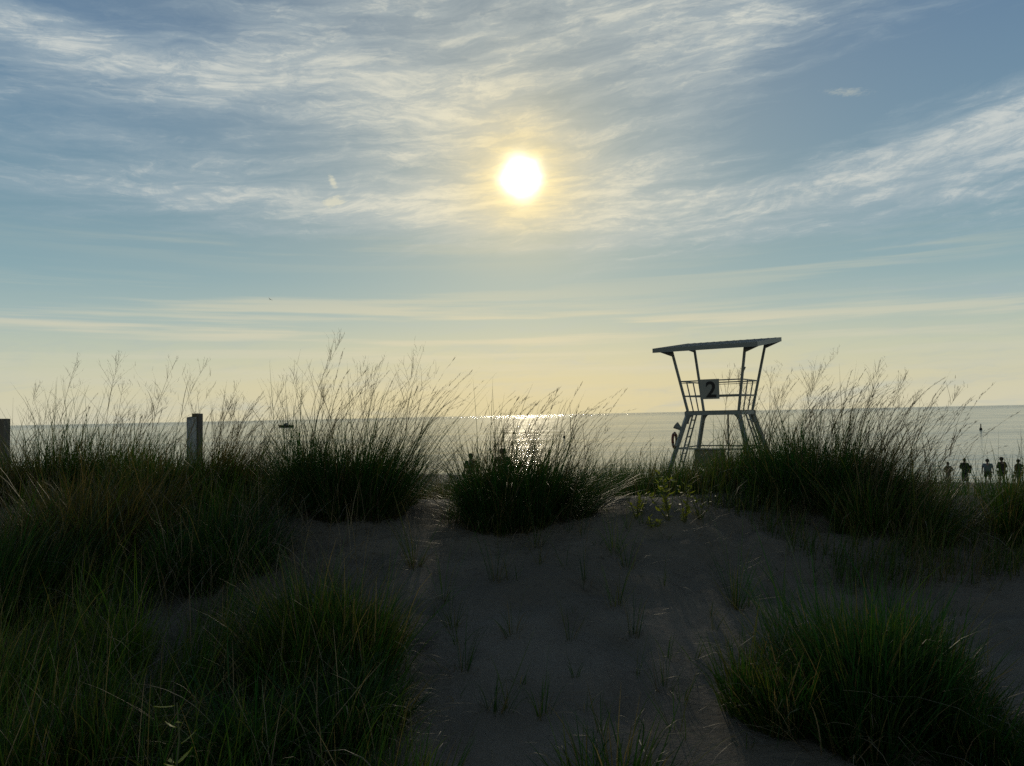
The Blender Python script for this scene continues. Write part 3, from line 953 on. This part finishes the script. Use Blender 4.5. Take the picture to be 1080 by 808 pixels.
def person(px, ytop, yfeet, Y, label, top, bottom, pose='stand', face=0, skirt=False, sleeves='short', group=None, longtop=False, hat=None, wide=1.0, grounded=True, foot_spread=.11):
    x = (px - 540) / F * Y
    g = hz(x, Y); zt = at(px, ytop, Y).z
    H = zt - g
    s = H / 1.75
    root = empty('person', (x, Y, g - .01), face)
    tag(root, label, 'person', group)
    # skeleton for 1.75 m, facing +y (away from the camera)
    J = {'pel': (0, 0, .95), 'sp': (0, .01, 1.12), 'ch': (0, 0, 1.33), 'nk': (0, .0, 1.46), 'n2': (0, .01, 1.53), 'hd': (0, .025, 1.60), 'cr': (0, .01, 1.685), 'nose': (0, .125, 1.60), 'chin': (0, .085, 1.545)}
    E = [('pel', 'sp'), ('sp', 'ch'), ('ch', 'nk'), ('nk', 'n2'), ('n2', 'hd'), ('hd', 'cr'), ('hd', 'nose'), ('hd', 'chin')]
    Rd = {'pel': (.15, .11), 'sp': (.13, .095), 'ch': (.16, .105), 'nk': .065, 'n2': .055, 'hd': (.088, .102), 'cr': (.078, .09), 'nose': .014, 'chin': .035}
    for sx, n in ((-1, 'l'), (1, 'r')):
        if pose == 'akimbo': el, ha_ = (sx * .40, -.04, 1.17), (sx * .19, .06, 1.02)
        elif pose == 'walk': el, ha_ = (sx * .25, -.03 * sx, 1.12), (sx * .27, .10 * sx, .88)
        elif pose == 'hold': el, ha_ = (sx * .27, -.02, 1.13), (sx * .12, .22, 1.10)
        else: el, ha_ = (sx * .25, -.02, 1.13), (sx * .25, .07, .87)
        fy = {'walk': .22 * sx}.get(pose, 0)
        J.update({n + 'sh': (sx * .185, 0, 1.40), n + 'el': el, n + 'wr': ha_,
                  n + 'hip': (sx * .09, 0, .88), n + 'kn': (sx * (.10 if pose != 'walk' else .09), .03 + fy * .5, .49), n + 'an': (sx * foot_spread, fy, .08), n + 'toe': (sx * (foot_spread + .02), fy + .16, .03)})
        J[n + 'pm'] = tuple(Vector(ha_) + (Vector(ha_) - Vector(el)).normalized() * .07)
        E += [('ch', n + 'sh'), (n + 'sh', n + 'el'), (n + 'el', n + 'wr'), (n + 'wr', n + 'pm'), ('pel', n + 'hip'), (n + 'hip', n + 'kn'), (n + 'kn', n + 'an'), (n + 'an', n + 'toe')]
        Rd.update({n + 'sh': .062, n + 'el': .043, n + 'wr': .028, n + 'pm': (.036, .02), n + 'hip': .09, n + 'kn': .06, n + 'an': .038, n + 'toe': .03})
        d = (Vector(ha_) - Vector(el)).normalized(); pm = Vector(J[n + 'pm'])
        side = Vector((0, 1, 0)) if abs(d.y) < .8 else Vector((sx, 0, 0))
        for k, (off, ln) in enumerate(((.028, .07), (.010, .082), (-.009, .076), (-.027, .06))):
            a = pm + side * off + d * .035; b = a + d * ln + Vector((-sx * .015, 0, 0))
            J[n + 'f%d' % k] = tuple(a); J[n + 'g%d' % k] = tuple(b)
            E += [(n + 'pm', n + 'f%d' % k), (n + 'f%d' % k, n + 'g%d' % k)]; Rd[n + 'f%d' % k] = .009; Rd[n + 'g%d' % k] = .007
        J[n + 't'] = tuple(pm + side * .055 + d * .02); E.append((n + 'wr', n + 't')); Rd[n + 't'] = .01
    keys = list(J)
    V = [Vector((J[k][0] * wide, J[k][1], J[k][2])) * s for k in keys]
    Ed = [(keys.index(a), keys.index(b)) for a, b in E]
    Rr = [tuple(q * s * (wide if i == 0 else 1) for i, q in enumerate(Rd[k])) if isinstance(Rd[k], tuple) else Rd[k] * s for k in keys]
    body = link('body', skin('body', V, Ed, Rr, 0, 1), root, M_SKIN)

    def part(nm, pts, ed, rad, mat):
        me = skin(nm, [Vector((p[0] * wide, p[1], p[2])) * s for p in pts], ed, [tuple(q * s * (wide if i == 0 else 1) for i, q in enumerate(r)) if isinstance(r, tuple) else r * s for r in rad], 0, 1)
        return link(nm, me, root, mat)
    lo = .84 if longtop else .97
    pts = [(0, 0, 1.15), (0, 0, lo), (0, 0, 1.34), (0, 0, 1.45)]; ed = [(0, 1), (0, 2), (2, 3)]; rad = [(.19, .14), (.20, .15), (.20, .14), .09]
    for sx, n in ((-1, 'l'), (1, 'r')):
        sh, elb, wr = J[n + 'sh'], J[n + 'el'], J[n + 'wr']
        k = len(pts); pts.append(sh); ed.append((2, k)); rad.append(.082)
        if sleeves == 'short': pts.append(tuple(Vector(sh).lerp(Vector(elb), .75))); ed.append((k, k + 1)); rad.append(.07)
        elif sleeves == 'long': pts += [elb, wr]; ed += [(k, k + 1), (k + 1, k + 2)]; rad += [.06, .045]
    part('shirt', pts, ed, rad, top)
    if skirt:
        me = MB()
        n = 16
        def ring(rx_, ry_, z): return [Vector((rx_ * math.cos(a_) * wide, ry_ * math.sin(a_), z)) * s for a_ in [q / n * 2 * math.pi for q in range(n)]]
        me.prism(ring(.20, .15, .30), ring(.185, .14, .75)); me.prism(ring(.184, .139, .745), ring(.16, .12, 1.02))
        me.build('skirt', bottom, root)
    else:
        pts = [(0, 0, .96), (-.09, 0, .86), (.09, 0, .86)]; ed = [(0, 1), (0, 2)]; rad = [(.185, .145), .12, .12]
        for sx, n in ((-1, 'l'), (1, 'r')):
            k = len(pts); pts.append(tuple(Vector(J[n + 'hip']).lerp(Vector(J[n + 'kn']), .85))); ed.append(((1 if sx < 0 else 2), k)); rad.append(.10)
        part('shorts', pts, ed, rad, bottom)
    # hair or cap
    V = []; Fs = []; nu, nv = 14, 8
    rx_, ry_, rz_ = .097, .113, .112
    for i in range(nv + 1):
        ph = i / nv * math.pi * .68
        for j in range(nu):
            a_ = j / nu * 2 * math.pi
            V.append(Vector((rx_ * math.sin(ph) * math.cos(a_) * wide, .008 + ry_ * math.sin(ph) * math.sin(a_), 1.652 + rz_ * math.cos(ph) - (.05 * max(0, -math.sin(a_)) if i == nv else 0))) * s)
    for i in range(nv):
        for j in range(nu): Fs.append((i * nu + j, i * nu + (j + 1) % nu, (i + 1) * nu + (j + 1) % nu, (i + 1) * nu + j))
    me = bpy.data.meshes.new('hair'); me.from_pydata([tuple(v) for v in V], [], Fs); me.update()
    link('hair' if hat is None else 'cap', me, root, M_HAIR if hat is None else hat)
    return root


GP = 'people standing in a row at the water edge'
person(996, 487.3, 510, 50, 'person in a long pale skirt, hands on hips, leftmost of the row by the water', cloth('brown_top', (.13, .085, .06)), cloth('tan_skirt', (.20, .15, .11)), 'akimbo', R(8), True, 'long', GP)
p2 = person(1013.5, 483.2, 510, 50, 'person dressed all in black with a big black bag on the back', cloth('black_top', (.015, .016, .018)), cloth('black_trousers', (.015, .015, .018)), 'hold', R(-20), True, 'long', GP, longtop=True)
person(1037.5, 484.0, 510.5, 49.6, 'person in a blue grey shirt and black shorts, standing at the water edge', cloth('blue_grey_shirt', (.16, .20, .24)), cloth('black_shorts', (.015, .015, .017)), 'stand', R(-25), False, 'short', GP, wide=1.2)
person(1052.5, 482.0, 510.5, 50, 'tallest person of the row in a dark brown shirt and tan shorts', cloth('dark_brown_shirt', (.055, .04, .03)), cloth('tan_shorts', (.20, .16, .12)), 'hold', R(14), False, 'long', GP, longtop=True, wide=1.25)
person(1070, 484.3, 511, 50, 'person in an olive shirt and shorts, second from the right end of the row', cloth('olive_shirt', (.08, .075, .045)), cloth('olive_shorts', (.10, .09, .06)), 'akimbo', R(24), False, 'short', GP, wide=1.15)
person(1080, 484.6, 511, 50.6, 'person in a grey shirt at the right edge of the photo, half cut off', cloth('grey_shirt', (.14, .15, .15)), cloth('dark_shorts', (.03, .03, .035)), 'hold', R(40), False, 'short', GP, wide=1.2)
GC = 'people walking down the dune behind the grass'
person(495, 478, 0, 29.0, 'person with a bare head behind the centre grass clump, smaller of the two there', cloth('green_shirt', (.07, .085, .05)), cloth('navy_shorts', (.03, .03, .05)), 'walk', R(5), False, 'short', GC)
person(528.5, 473.0, 0, 28.6, 'broad person in a brown shirt behind the centre grass clump', cloth('taupe_shirt', (.12, .10, .075)), cloth('brown_shorts', (.08, .06, .05)), 'stand', R(-6), False, 'short', GC, wide=1.15)
person(117, 479.5, 0, 29.5, 'person in a reddish brown top behind the tall grass left of the grey post', cloth('rust_shirt', (.12, .06, .04)), cloth('brown_shorts', (.08, .06, .05)), 'walk', R(14), False, 'short', GC)
person(176, 487.0, 0, 29.5, 'short person in a grey shirt just left of the grey wooden post', cloth('slate_shirt', (.10, .11, .11)), cloth('navy_shorts', (.03, .03, .05)), 'stand', R(-10), False, 'short', GC, wide=1.2)
# the black bag on the second person's back
bk = MB(); bk.box((0, 0, 0), (.34, .2, .52)); bk.box((0, -.13, -.06), (.26, .07, .3))
bag = bk.build('backpack', cloth('black_canvas', (.012, .012, .014)), None, bevel=.05)
bag.location = p2.location + Vector((.10, -.24, 1.12)); bag.rotation_euler = (R(-6), R(10), R(-20))
tag(bag, 'big black backpack worn by the person dressed in black', 'backpack')

# ------------------------------------------------------------------ grass clumps
clump('tall dark grass clump with high leaning seed stalks, just left of the bare sand', 365, 8.1, .66, .5, 5200, .70, M_DARK, nst=11, hs=1.75, npl=64, hp=1.6, splay=.30, wind=.16, straw=260, strawh=.6, long_frac=.25, long_k=1.6, subs=12)
clump('rounded dark green grass clump at the centre with arching leaves, right below the sun', 537, 7.6, .68, .48, 5000, .54, M_DARK, nst=6, hs=1.25, npl=78, hp=1.32, splay=.42, wind=.12, droop=.8, straw=240, strawh=.55, long_frac=.22, long_k=1.6, subs=13)
clump('grass clump in front of the lifeguard tower with brown tips', 790, 8.6, .60, .5, 2600, .44, M_GREEN, nst=4, hs=1.45, npl=36, hp=1.3, splay=.40, wind=.15, straw=160, strawh=.5, long_frac=.2, subs=11)
clump('tall grass clump right of the lifeguard tower with many airy seed stalks', 866, 7.9, .70, .55, 5000, .54, M_DARK, nst=9, hs=1.6, npl=74, hp=1.4, splay=.42, wind=.18, straw=220, strawh=.55, long_frac=.22, long_k=1.7, subs=12)
clump('olive grass clump at the end of the right hand stand, left of the people', 935, 7.3, .48, .5, 2800, .46, M_GREEN, nst=6, hs=1.5, npl=42, hp=1.4, splay=.5, wind=.2, straw=260, strawh=.6, long_frac=.14)
clump('grass clump at the right edge of the photo, beside the small sandy step', 1088, 7.1, .40, .4, 1800, .48, M_GREEN, nst=1, hs=1.3, npl=13, hp=1.2, splay=.42, wind=.18, straw=90, long_frac=.14)
clump('big dark green grass clump in the bottom right corner', 912, 4.25, .44, .45, 5000, .55, M_DARK, splay=.18, wind=.02, droop=.45, w=.0068, straw=160, strawh=.4, long_frac=.08, long_k=1.3, subs=12)
clump('low dark grass spilling down to the right of the big bottom right clump', 1010, 3.85, .30, .36, 2200, .30, M_DARK, splay=.6, wind=.05, droop=.9, w=.0062, straw=80, strawh=.3, long_frac=.08, long_k=1.3, subs=7)
clump('dark green grass between the yellow green flank and the big clump at bottom right', 858, 4.0, .26, .32, 1800, .38, M_DARK, splay=.35, wind=.0, droop=.5, w=.0068, straw=60, long_frac=.12, long_k=1.3, subs=7)
clump('yellow green grass clump on the left flank of the dark one at bottom right', 795, 4.15, .20, .26, 1200, .37, M_GREEN, splay=.35, wind=.0, droop=.4, w=.0068, straw=20, long_frac=.12, long_k=1.3, subs=6)
clump('shaggy green grass mound with olive leaves, lower left of the bare sand', 335, 4.85, .48, .42, 4800, .46, M_GREEN, splay=.42, wind=.04, droop=.55, w=.0065, straw=130, strawh=.35, long_frac=.10, long_k=1.35, subs=12)
clump('dark sprawling grass clump at the bottom, left of the sand', 300, 3.95, .50, .30, 3600, .30, M_DARK, splay=.75, wind=.05, droop=.9, w=.0065, straw=160, strawh=.35, long_frac=.1)
clump('small bright grass tuft with upright leaves in the dark left foreground', 128, 5.0, .16, .16, 500, .42, M_LIGHT, splay=.3, wind=.02, droop=.35, w=.005, long_frac=.15, subs=4)
clump('tall grass clump between the left edge post and the grey post, with airy seed stalks', 112, 8.8, .80, .55, 4200, .52, M_GREEN, nst=7, hs=1.62, npl=26, hp=1.15, splay=.35, wind=.10, straw=200, long_frac=.28, long_k=1.8, subs=12)
clump('reddish brown leaning grass clump just right of the grey wooden post', 252, 9.0, .55, .5, 2600, .54, M_OLIVE, nst=7, hs=1.6, npl=44, hp=1.2, splay=.28, wind=.34, straw=120, long_frac=.28, long_k=1.8, subs=11)
clump('thin grass clump beside the left edge post', 22, 8.8, .38, .5, 1300, .48, M_OLIVE, nst=3, hs=1.4, npl=6, hp=1.0, splay=.35, wind=.12, straw=80, long_frac=.2, long_k=1.7)
clump('grass clump in front of the grey wooden post', 180, 8.3, .42, .45, 2200, .46, M_GREEN, nst=3, hs=1.5, npl=8, hp=1.0, splay=.35, wind=.1, straw=90, long_frac=.2, long_k=1.6)
clump('low tangled dark grass clump left of the sand slope', 225, 6.6, .55, .5, 2800, .42, M_DARK, splay=.6, wind=.05, droop=.9, straw=300, strawh=.5)
clump('brown and green grass clump in the left field with folded pale leaves', 105, 6.9, .60, .5, 3400, .50, M_OLIVE, splay=.45, wind=.08, droop=.7, straw=260, strawh=.5, long_frac=.15, subs=12)
clump('dark grass clump at the left edge, below the left edge post', 15, 6.0, .45, .5, 2600, .48, M_DARK, splay=.4, wind=.06, droop=.6, straw=180, strawh=.5, long_frac=.12, subs=10)
clump('long leaved grass clump in the bottom left corner', 40, 3.75, .38, .32, 1300, .40, M_GREEN, splay=.5, wind=.08, droop=.5, straw=120, strawh=.45, long_frac=.15, long_k=1.3)
clump('loose grass clump at the bottom edge in the middle of the sand', 645, 3.42, .24, .16, 300, .28, M_GREEN, splay=.7, wind=.06, droop=.6, w=.0065, straw=24, strawh=.3, long_frac=.2, subs=6)
clump('upright grass clump at the bottom edge, left of the sand', 425, 3.35, .20, .14, 420, .25, M_GREEN, splay=.4, wind=.04, droop=.4, w=.0065, straw=20, strawh=.3, long_frac=.2, subs=5)
clump('small grass clump in the gap left of the centre clump', 455, 9.6, .28, .3, 600, .30, M_OLIVE, npl=5, hp=.95, nst=2, hs=1.0, splay=.4, wind=.12, straw=50, subs=6)

clump('loose sunlit grass in the gap between the centre clump and the lifeguard tower', 668, 9.7, .75, .45, 1800, .33, M_GREEN, npl=6, hp=.8, splay=.4, wind=.12, straw=120, strawh=.3, subs=11)
clump('sparse grass between the leafy weeds and the stand in front of the tower', 735, 9.0, .40, .35, 900, .34, M_GREEN, npl=4, hp=.8, splay=.4, wind=.12, straw=60, strawh=.3, subs=8)

# small tufts on the bare sand: (px, py of the foot, height, blades, label)
TUFTS = [
    (437, 598, .42, 26, 'grass tuft ringed by fanned pale straw near the top of the bare sand'),
    (523, 614, .40, 16, 'thin grass tuft on the sand below the left side of the centre clump'),
    (565, 578, .36, 18, 'grass tuft at the foot of the centre clump'),
    (468, 634, .36, 14, 'sparse tuft on the sand right of the shaggy green mound'),
    (618, 622, .40, 9, 'very thin tuft in the middle of the upper sand'),
    (648, 640, .34, 12, 'low spreading tuft on the sand, left of the dry twig'),
    (668, 672, .32, 16, 'tuft with a dark tangled foot in the middle of the sand'),
    (541, 672, .30, 14, 'tuft in the middle of the sand, left of centre'),
    (776, 642, .48, 40, 'taller green tuft on the sand above the bottom right clumps'),
    (826, 662, .42, 22, 'dark upright tuft above the big bottom right clump'),
    (488, 706, .34, 16, 'tuft on the lower left sand beside the dark sprawling clump'),
    (520, 752, .32, 22, 'spreading tuft low on the sand at left'),
    (572, 756, .30, 14, 'thin tuft low on the sand left of the bottom clump'),
    (700, 726, .30, 12, 'thin tuft on the sand left of the yellow green clump'),
    (478, 662, .30, 18, 'bluish green tuft on the sand left of centre'),
    (648, 585, .30, 22, 'straw tipped tuft on the sunlit rim of the sand'),
    (662, 600, .22, 18, 'short brown tuft below the sunlit rim'),
    (1005, 700, .32, 12, 'twiggy tuft at the right end of the big bottom right clump'),
]
for px, py, h, n, lab in TUFTS:
    p = ground_at(px, py)
    r_ = empty('grass_tuft', p); tag(r_, lab, 'grass tuft', 'small tufts on the bare sand')
    B = Bunch()
    b, ou = disc_pts(n, p.x, p.y, .05, .05)
    B.add(blade_set(b, h * p.y / 6.2, .3, .16, .03, .45, .0042, 6, out=ou * .45, long_frac=.1))
    link('blades', B.mesh('blades', random.choice([M_GREEN, M_DARK, M_DARK, M_LIGHT]), np.array(p)), r_)
    D = Bunch(); k = 26 if py == 598 else 12
    b, ou = disc_pts(k, p.x, p.y, .06, .06)
    D.add(blade_set(b, .16 if k == 12 else .26, .3, .9, .1, .8, .0045, 5, out=ou * .6))
    link('dead_leaves', D.mesh('dead_leaves', M_STRAW, np.array(p)), r_)

# ------------------------------------------------------------------ leafy weeds


def leafy(label, base, H, n, leaf, mat, stems=3, lean=.2):
    r_ = empty('leafy_weed', base); tag(r_, label, 'weed', 'leafy weeds in the dune grass')
    st = MB(); V = []; Fs = []
    for k in range(stems):
        p = Vector((random.uniform(-.006, .006), random.uniform(-.006, .006), -.04)); d = Vector((random.gauss(0, lean), random.gauss(0, lean), 1)).normalized()
        h = H * random.uniform(.65, 1.0); seg = 6
        for i in range(seg):
            q = p + d * h / seg; st.tube(p, q, .004 * (1 - i / 8) + .0012, .004 * (1 - (i + 1) / 8) + .0012, 6)
            for _ in range(max(1, n // (stems * seg))):
                if i < 1: continue
                a = random.uniform(0, 6.28); L = leaf * random.uniform(.6, 1.15)
                dr = Vector((math.cos(a), math.sin(a), random.uniform(-.3, .9))).normalized()
                sd = dr.cross(Vector((random.gauss(0, .3), random.gauss(0, .3), 1))).normalized(); nn = dr.cross(sd)
                o = p.lerp(q, random.random()); b = len(V)
                prof = [(0, 0), (.18, .16), (.45, .24), (.72, .15), (1, 0)]
                for t, w in prof:
                    c = o + dr * L * (t + .12) + nn * (-.18 * L * t * t)
                    V.append(tuple(c - sd * w * L + nn * .05 * L)); V.append(tuple(c)); V.append(tuple(c + sd * w * L + nn * .05 * L))
                for i_ in range(4):
                    for j in range(2):
                        k0 = b + i_ * 3 + j; Fs.append((k0, k0 + 1, k0 + 4, k0 + 3))
            p = q; d = (d + Vector((random.gauss(0, .12), random.gauss(0, .12), 0))).normalized()
    st.build('stem', M_LEAFSTEM, r_)
    me = bpy.data.meshes.new('leaves'); me.from_pydata(V, [], Fs); me.update()
    link('leaves', me, r_, mat)


def leaf_mat(name, c):
    m, T = material(name)
    tc = T.n.new('ShaderNodeTexCoord').outputs['Object']
    n = T.noise(tc, 14, 3, .5).outputs['Fac']
    col = T.mix(n, tuple(q * .8 for q in c) + (1,), tuple(q * 1.2 for q in c) + (1,))
    T.l.new(col, T.b.inputs['Base Color']); T.b.inputs['Roughness'].default_value = .45
    tr = T.n.new('ShaderNodeBsdfTranslucent'); T.l.new(col, tr.inputs[0])
    mx = T.n.new('ShaderNodeMixShader'); mx.inputs[0].default_value = .55
    T.l.new(T.b.outputs[0], mx.inputs[1]); T.l.new(tr.outputs[0], mx.inputs[2]); T.l.new(mx.outputs[0], T.o.inputs[0])
    return m


M_LEAFSTEM = simple_mat('weed_stem', (.08, .09, .03), .6, .2, 10)
M_LEAF = leaf_mat('yellow_green_leaf', (.36, .40, .04))
M_LEAF2 = leaf_mat('olive_leaf', (.16, .20, .03))
b = ground_at(706, 549); leafy('tall leafy weed with yellow green leaves, left of the lifeguard tower', b, .56, 110, .07, M_LEAF, 5, .12)
b = ground_at(722, 551); leafy('olive leafy weed beside the tall yellow green one', b, .48, 90, .06, M_LEAF, 4, .18)
b = ground_at(672, 547); leafy('bushy green weed right behind the low one on the rim of the sand', b, .34, 80, .055, M_LEAF, 5, .25)
b = ground_at(738, 548); leafy('green weed at the left foot of the grass in front of the tower', b, .40, 80, .055, M_LEAF2, 5, .2)
b = ground_at(688, 556); leafy('low spreading leafy weed on the sunlit rim of the sand', b, .16, 60, .05, M_LEAF, 5, .5)
b = ground_at(676, 541); leafy('thin weed at the back of the gap, left of the tall yellow green one', b, .25, 26, .035, M_LEAF2, 3, .3)
b = Vector((at(192, 800, 2.75).x, 2.75, 0)); b.z = hz(b.x, b.y); leafy('small weed with large bright yellow green leaves at the bottom edge, lower left', b, .84, 60, .075, M_LEAF, 3, .06)

# ------------------------------------------------------------------ continuous low grass and litter


def field(n, y0, y1, keep, h, w, hv=.3, wind=.15, droop=.6, seg=5, px0=-90, px1=1170, clump_s=.5, **kw):
    yy = np.sqrt(RNG.uniform(y0 ** 2, y1 ** 2, n)); pxs = RNG.uniform(px0, px1, n)
    xx = (pxs - 540) / F * yy
    cl = vnoise(xx / clump_s, yy / clump_s, 21) + .5 * vnoise(xx / (clump_s * .35), yy / (clump_s * .35), 22)
    dens = keep(pxs, yy) * sstep(cl, -.35, .25)
    k = RNG.random(n) < dens
    xx, yy = xx[k], yy[k]; cl = cl[k]
    b = np.stack([xx, yy, height(xx, yy) - .02], -1)
    hh = h * (1 + .5 * cl)
    tint = np.clip(RNG.normal(.52, .22, len(xx)) + .35 * vnoise(xx / 1.2, yy / 1.2, 30), 0, 1)
    return blade_set(b, hh, hv, .2, wind, droop, w, seg, tint=tint, **kw)


G = Bunch()
left = lambda p, y: 1 - sstep(p, 240 + 60 * np.sin(y * 1.7), 320 + 60 * np.sin(y * 1.7))
G.add(field(33000, 3.15, 10.5, left, .34, .0045, px1=420, long_frac=.06))
G.add(field(4500, 3.15, 5.0, lambda p, y: 1 - sstep(p, 380, 450), .26, .0042, px1=460))
G.add(field(17000, 9.0, 15, lambda p, y: .95 - .45 * sstep(p, 900, 980), .29, .006, clump_s=.8))
G.add(field(7000, 8.4, 10.5, lambda p, y: .9 * sstep(p, 600, 640), .26, .005, px0=590, clump_s=.4))
G.add(field(17000, 13, 22, lambda p, y: .9 + 0 * p, .34, .010, seg=4, clump_s=1.3))
G.add(field(14000, 20, 30, lambda p, y: .8 - .6 * sstep(p, 860, 960), .30, .014, seg=3, clump_s=1.6))
G.add(field(5000, 7.2, 10, lambda p, y: sstep(p, 960, 1010) * .9 * sstep(y, 7.6, 8.4), .28, .0045))
G.add(field(5000, 8.6, 11, lambda p, y: .6 * sstep(p, 620, 640) * (1 - sstep(p, 720, 740)), .24, .0045))
G.add(field(9000, 7.5, 9.6, lambda p, y: (1 - sstep(p, 380, 410) + sstep(p, 455, 480)) * (1 - .75 * sstep(p, 615, 640) * (1 - sstep(p, 735, 760))) * (1 - .85 * sstep(p, 950, 1000)), .34, .006, px0=200, px1=1100, clump_s=.32))
G.add(field(5000, 8.7, 12, lambda p, y: .9 * sstep(p, 590, 620) * (1 - sstep(p, 760, 790)), .34, .006, px0=590, px1=800, clump_s=.3))
G.add(field(6000, 6.0, 8.0, lambda p, y: sstep(p, 690 + 90 * (8 - y), 760 + 90 * (8 - y)), .26, .006, px0=680, px1=1080, clump_s=.3))
# scattered sprouts on the open sand
for _ in range(110):
    yy = math.sqrt(random.uniform(3.4 ** 2, 7.6 ** 2)); p_ = random.uniform(400, 1090); xx = (p_ - 540) / F * yy
    b, ou = disc_pts(random.randint(3, 9), xx, yy, .03, .03)
    G.add(blade_set(b, random.uniform(.08, .26), .3, .2, .03, .6, .0045, 5, out=ou * .5))
go = link('grass', G.mesh('grass', M_GREEN)); tag(go, 'low olive and brown dune grass covering the sand behind the crest and on the left', 'grass', kind='stuff')

D = Bunch()


def litter(n, y0, y1, px0, px1, L, th=1.35):
    yy = np.sqrt(RNG.uniform(y0 ** 2, y1 ** 2, n)); pxs = RNG.uniform(px0, px1, n); xx = (pxs - 540) / F * yy
    b = np.stack([xx, yy, height(xx, yy) + .006], -1)
    D.add(ribbons(b, L * RNG.lognormal(0, .4, n), RNG.uniform(0, 6.28, n), RNG.normal(th, .14, n), RNG.uniform(-.1, .35, n), RNG.uniform(.0025, .005, n), 4))


litter(1800, 3, 9, -60, 330, .30, 1.2)
litter(420, 3, 8, 330, 1100, .10, 1.5)
litter(420, 7.4, 9.0, 600, 760, .10, 1.45)
litter(500, 5.8, 7.6, 700, 1100, .30, 1.3)
litter(300, 6.5, 8, 300, 640, .22, 1.35)
n_ = 900
yy = np.sqrt(RNG.uniform(3.3 ** 2, 8.5 ** 2, n_)); pxs = RNG.uniform(-60, 400, n_); xx = (pxs - 540) / F * yy
b = np.stack([xx, yy, height(xx, yy)], -1)
D.add(ribbons(b, RNG.uniform(.35, .75, n_), RNG.uniform(0, 6.28, n_), np.abs(RNG.normal(.45, .3, n_)), np.where(RNG.random(n_) < .4, RNG.uniform(1.0, 2.2, n_), RNG.uniform(.1, .7, n_)), RNG.uniform(.003, .006, n_), 9, np.where(RNG.random(n_) < .4, 6.0, 1.6)[:, None]))
lo_ = link('dead_grass', D.mesh('dead_grass', M_STRAW)); tag(lo_, 'dry pale grass litter scattered on the sand', 'dead grass', kind='stuff')
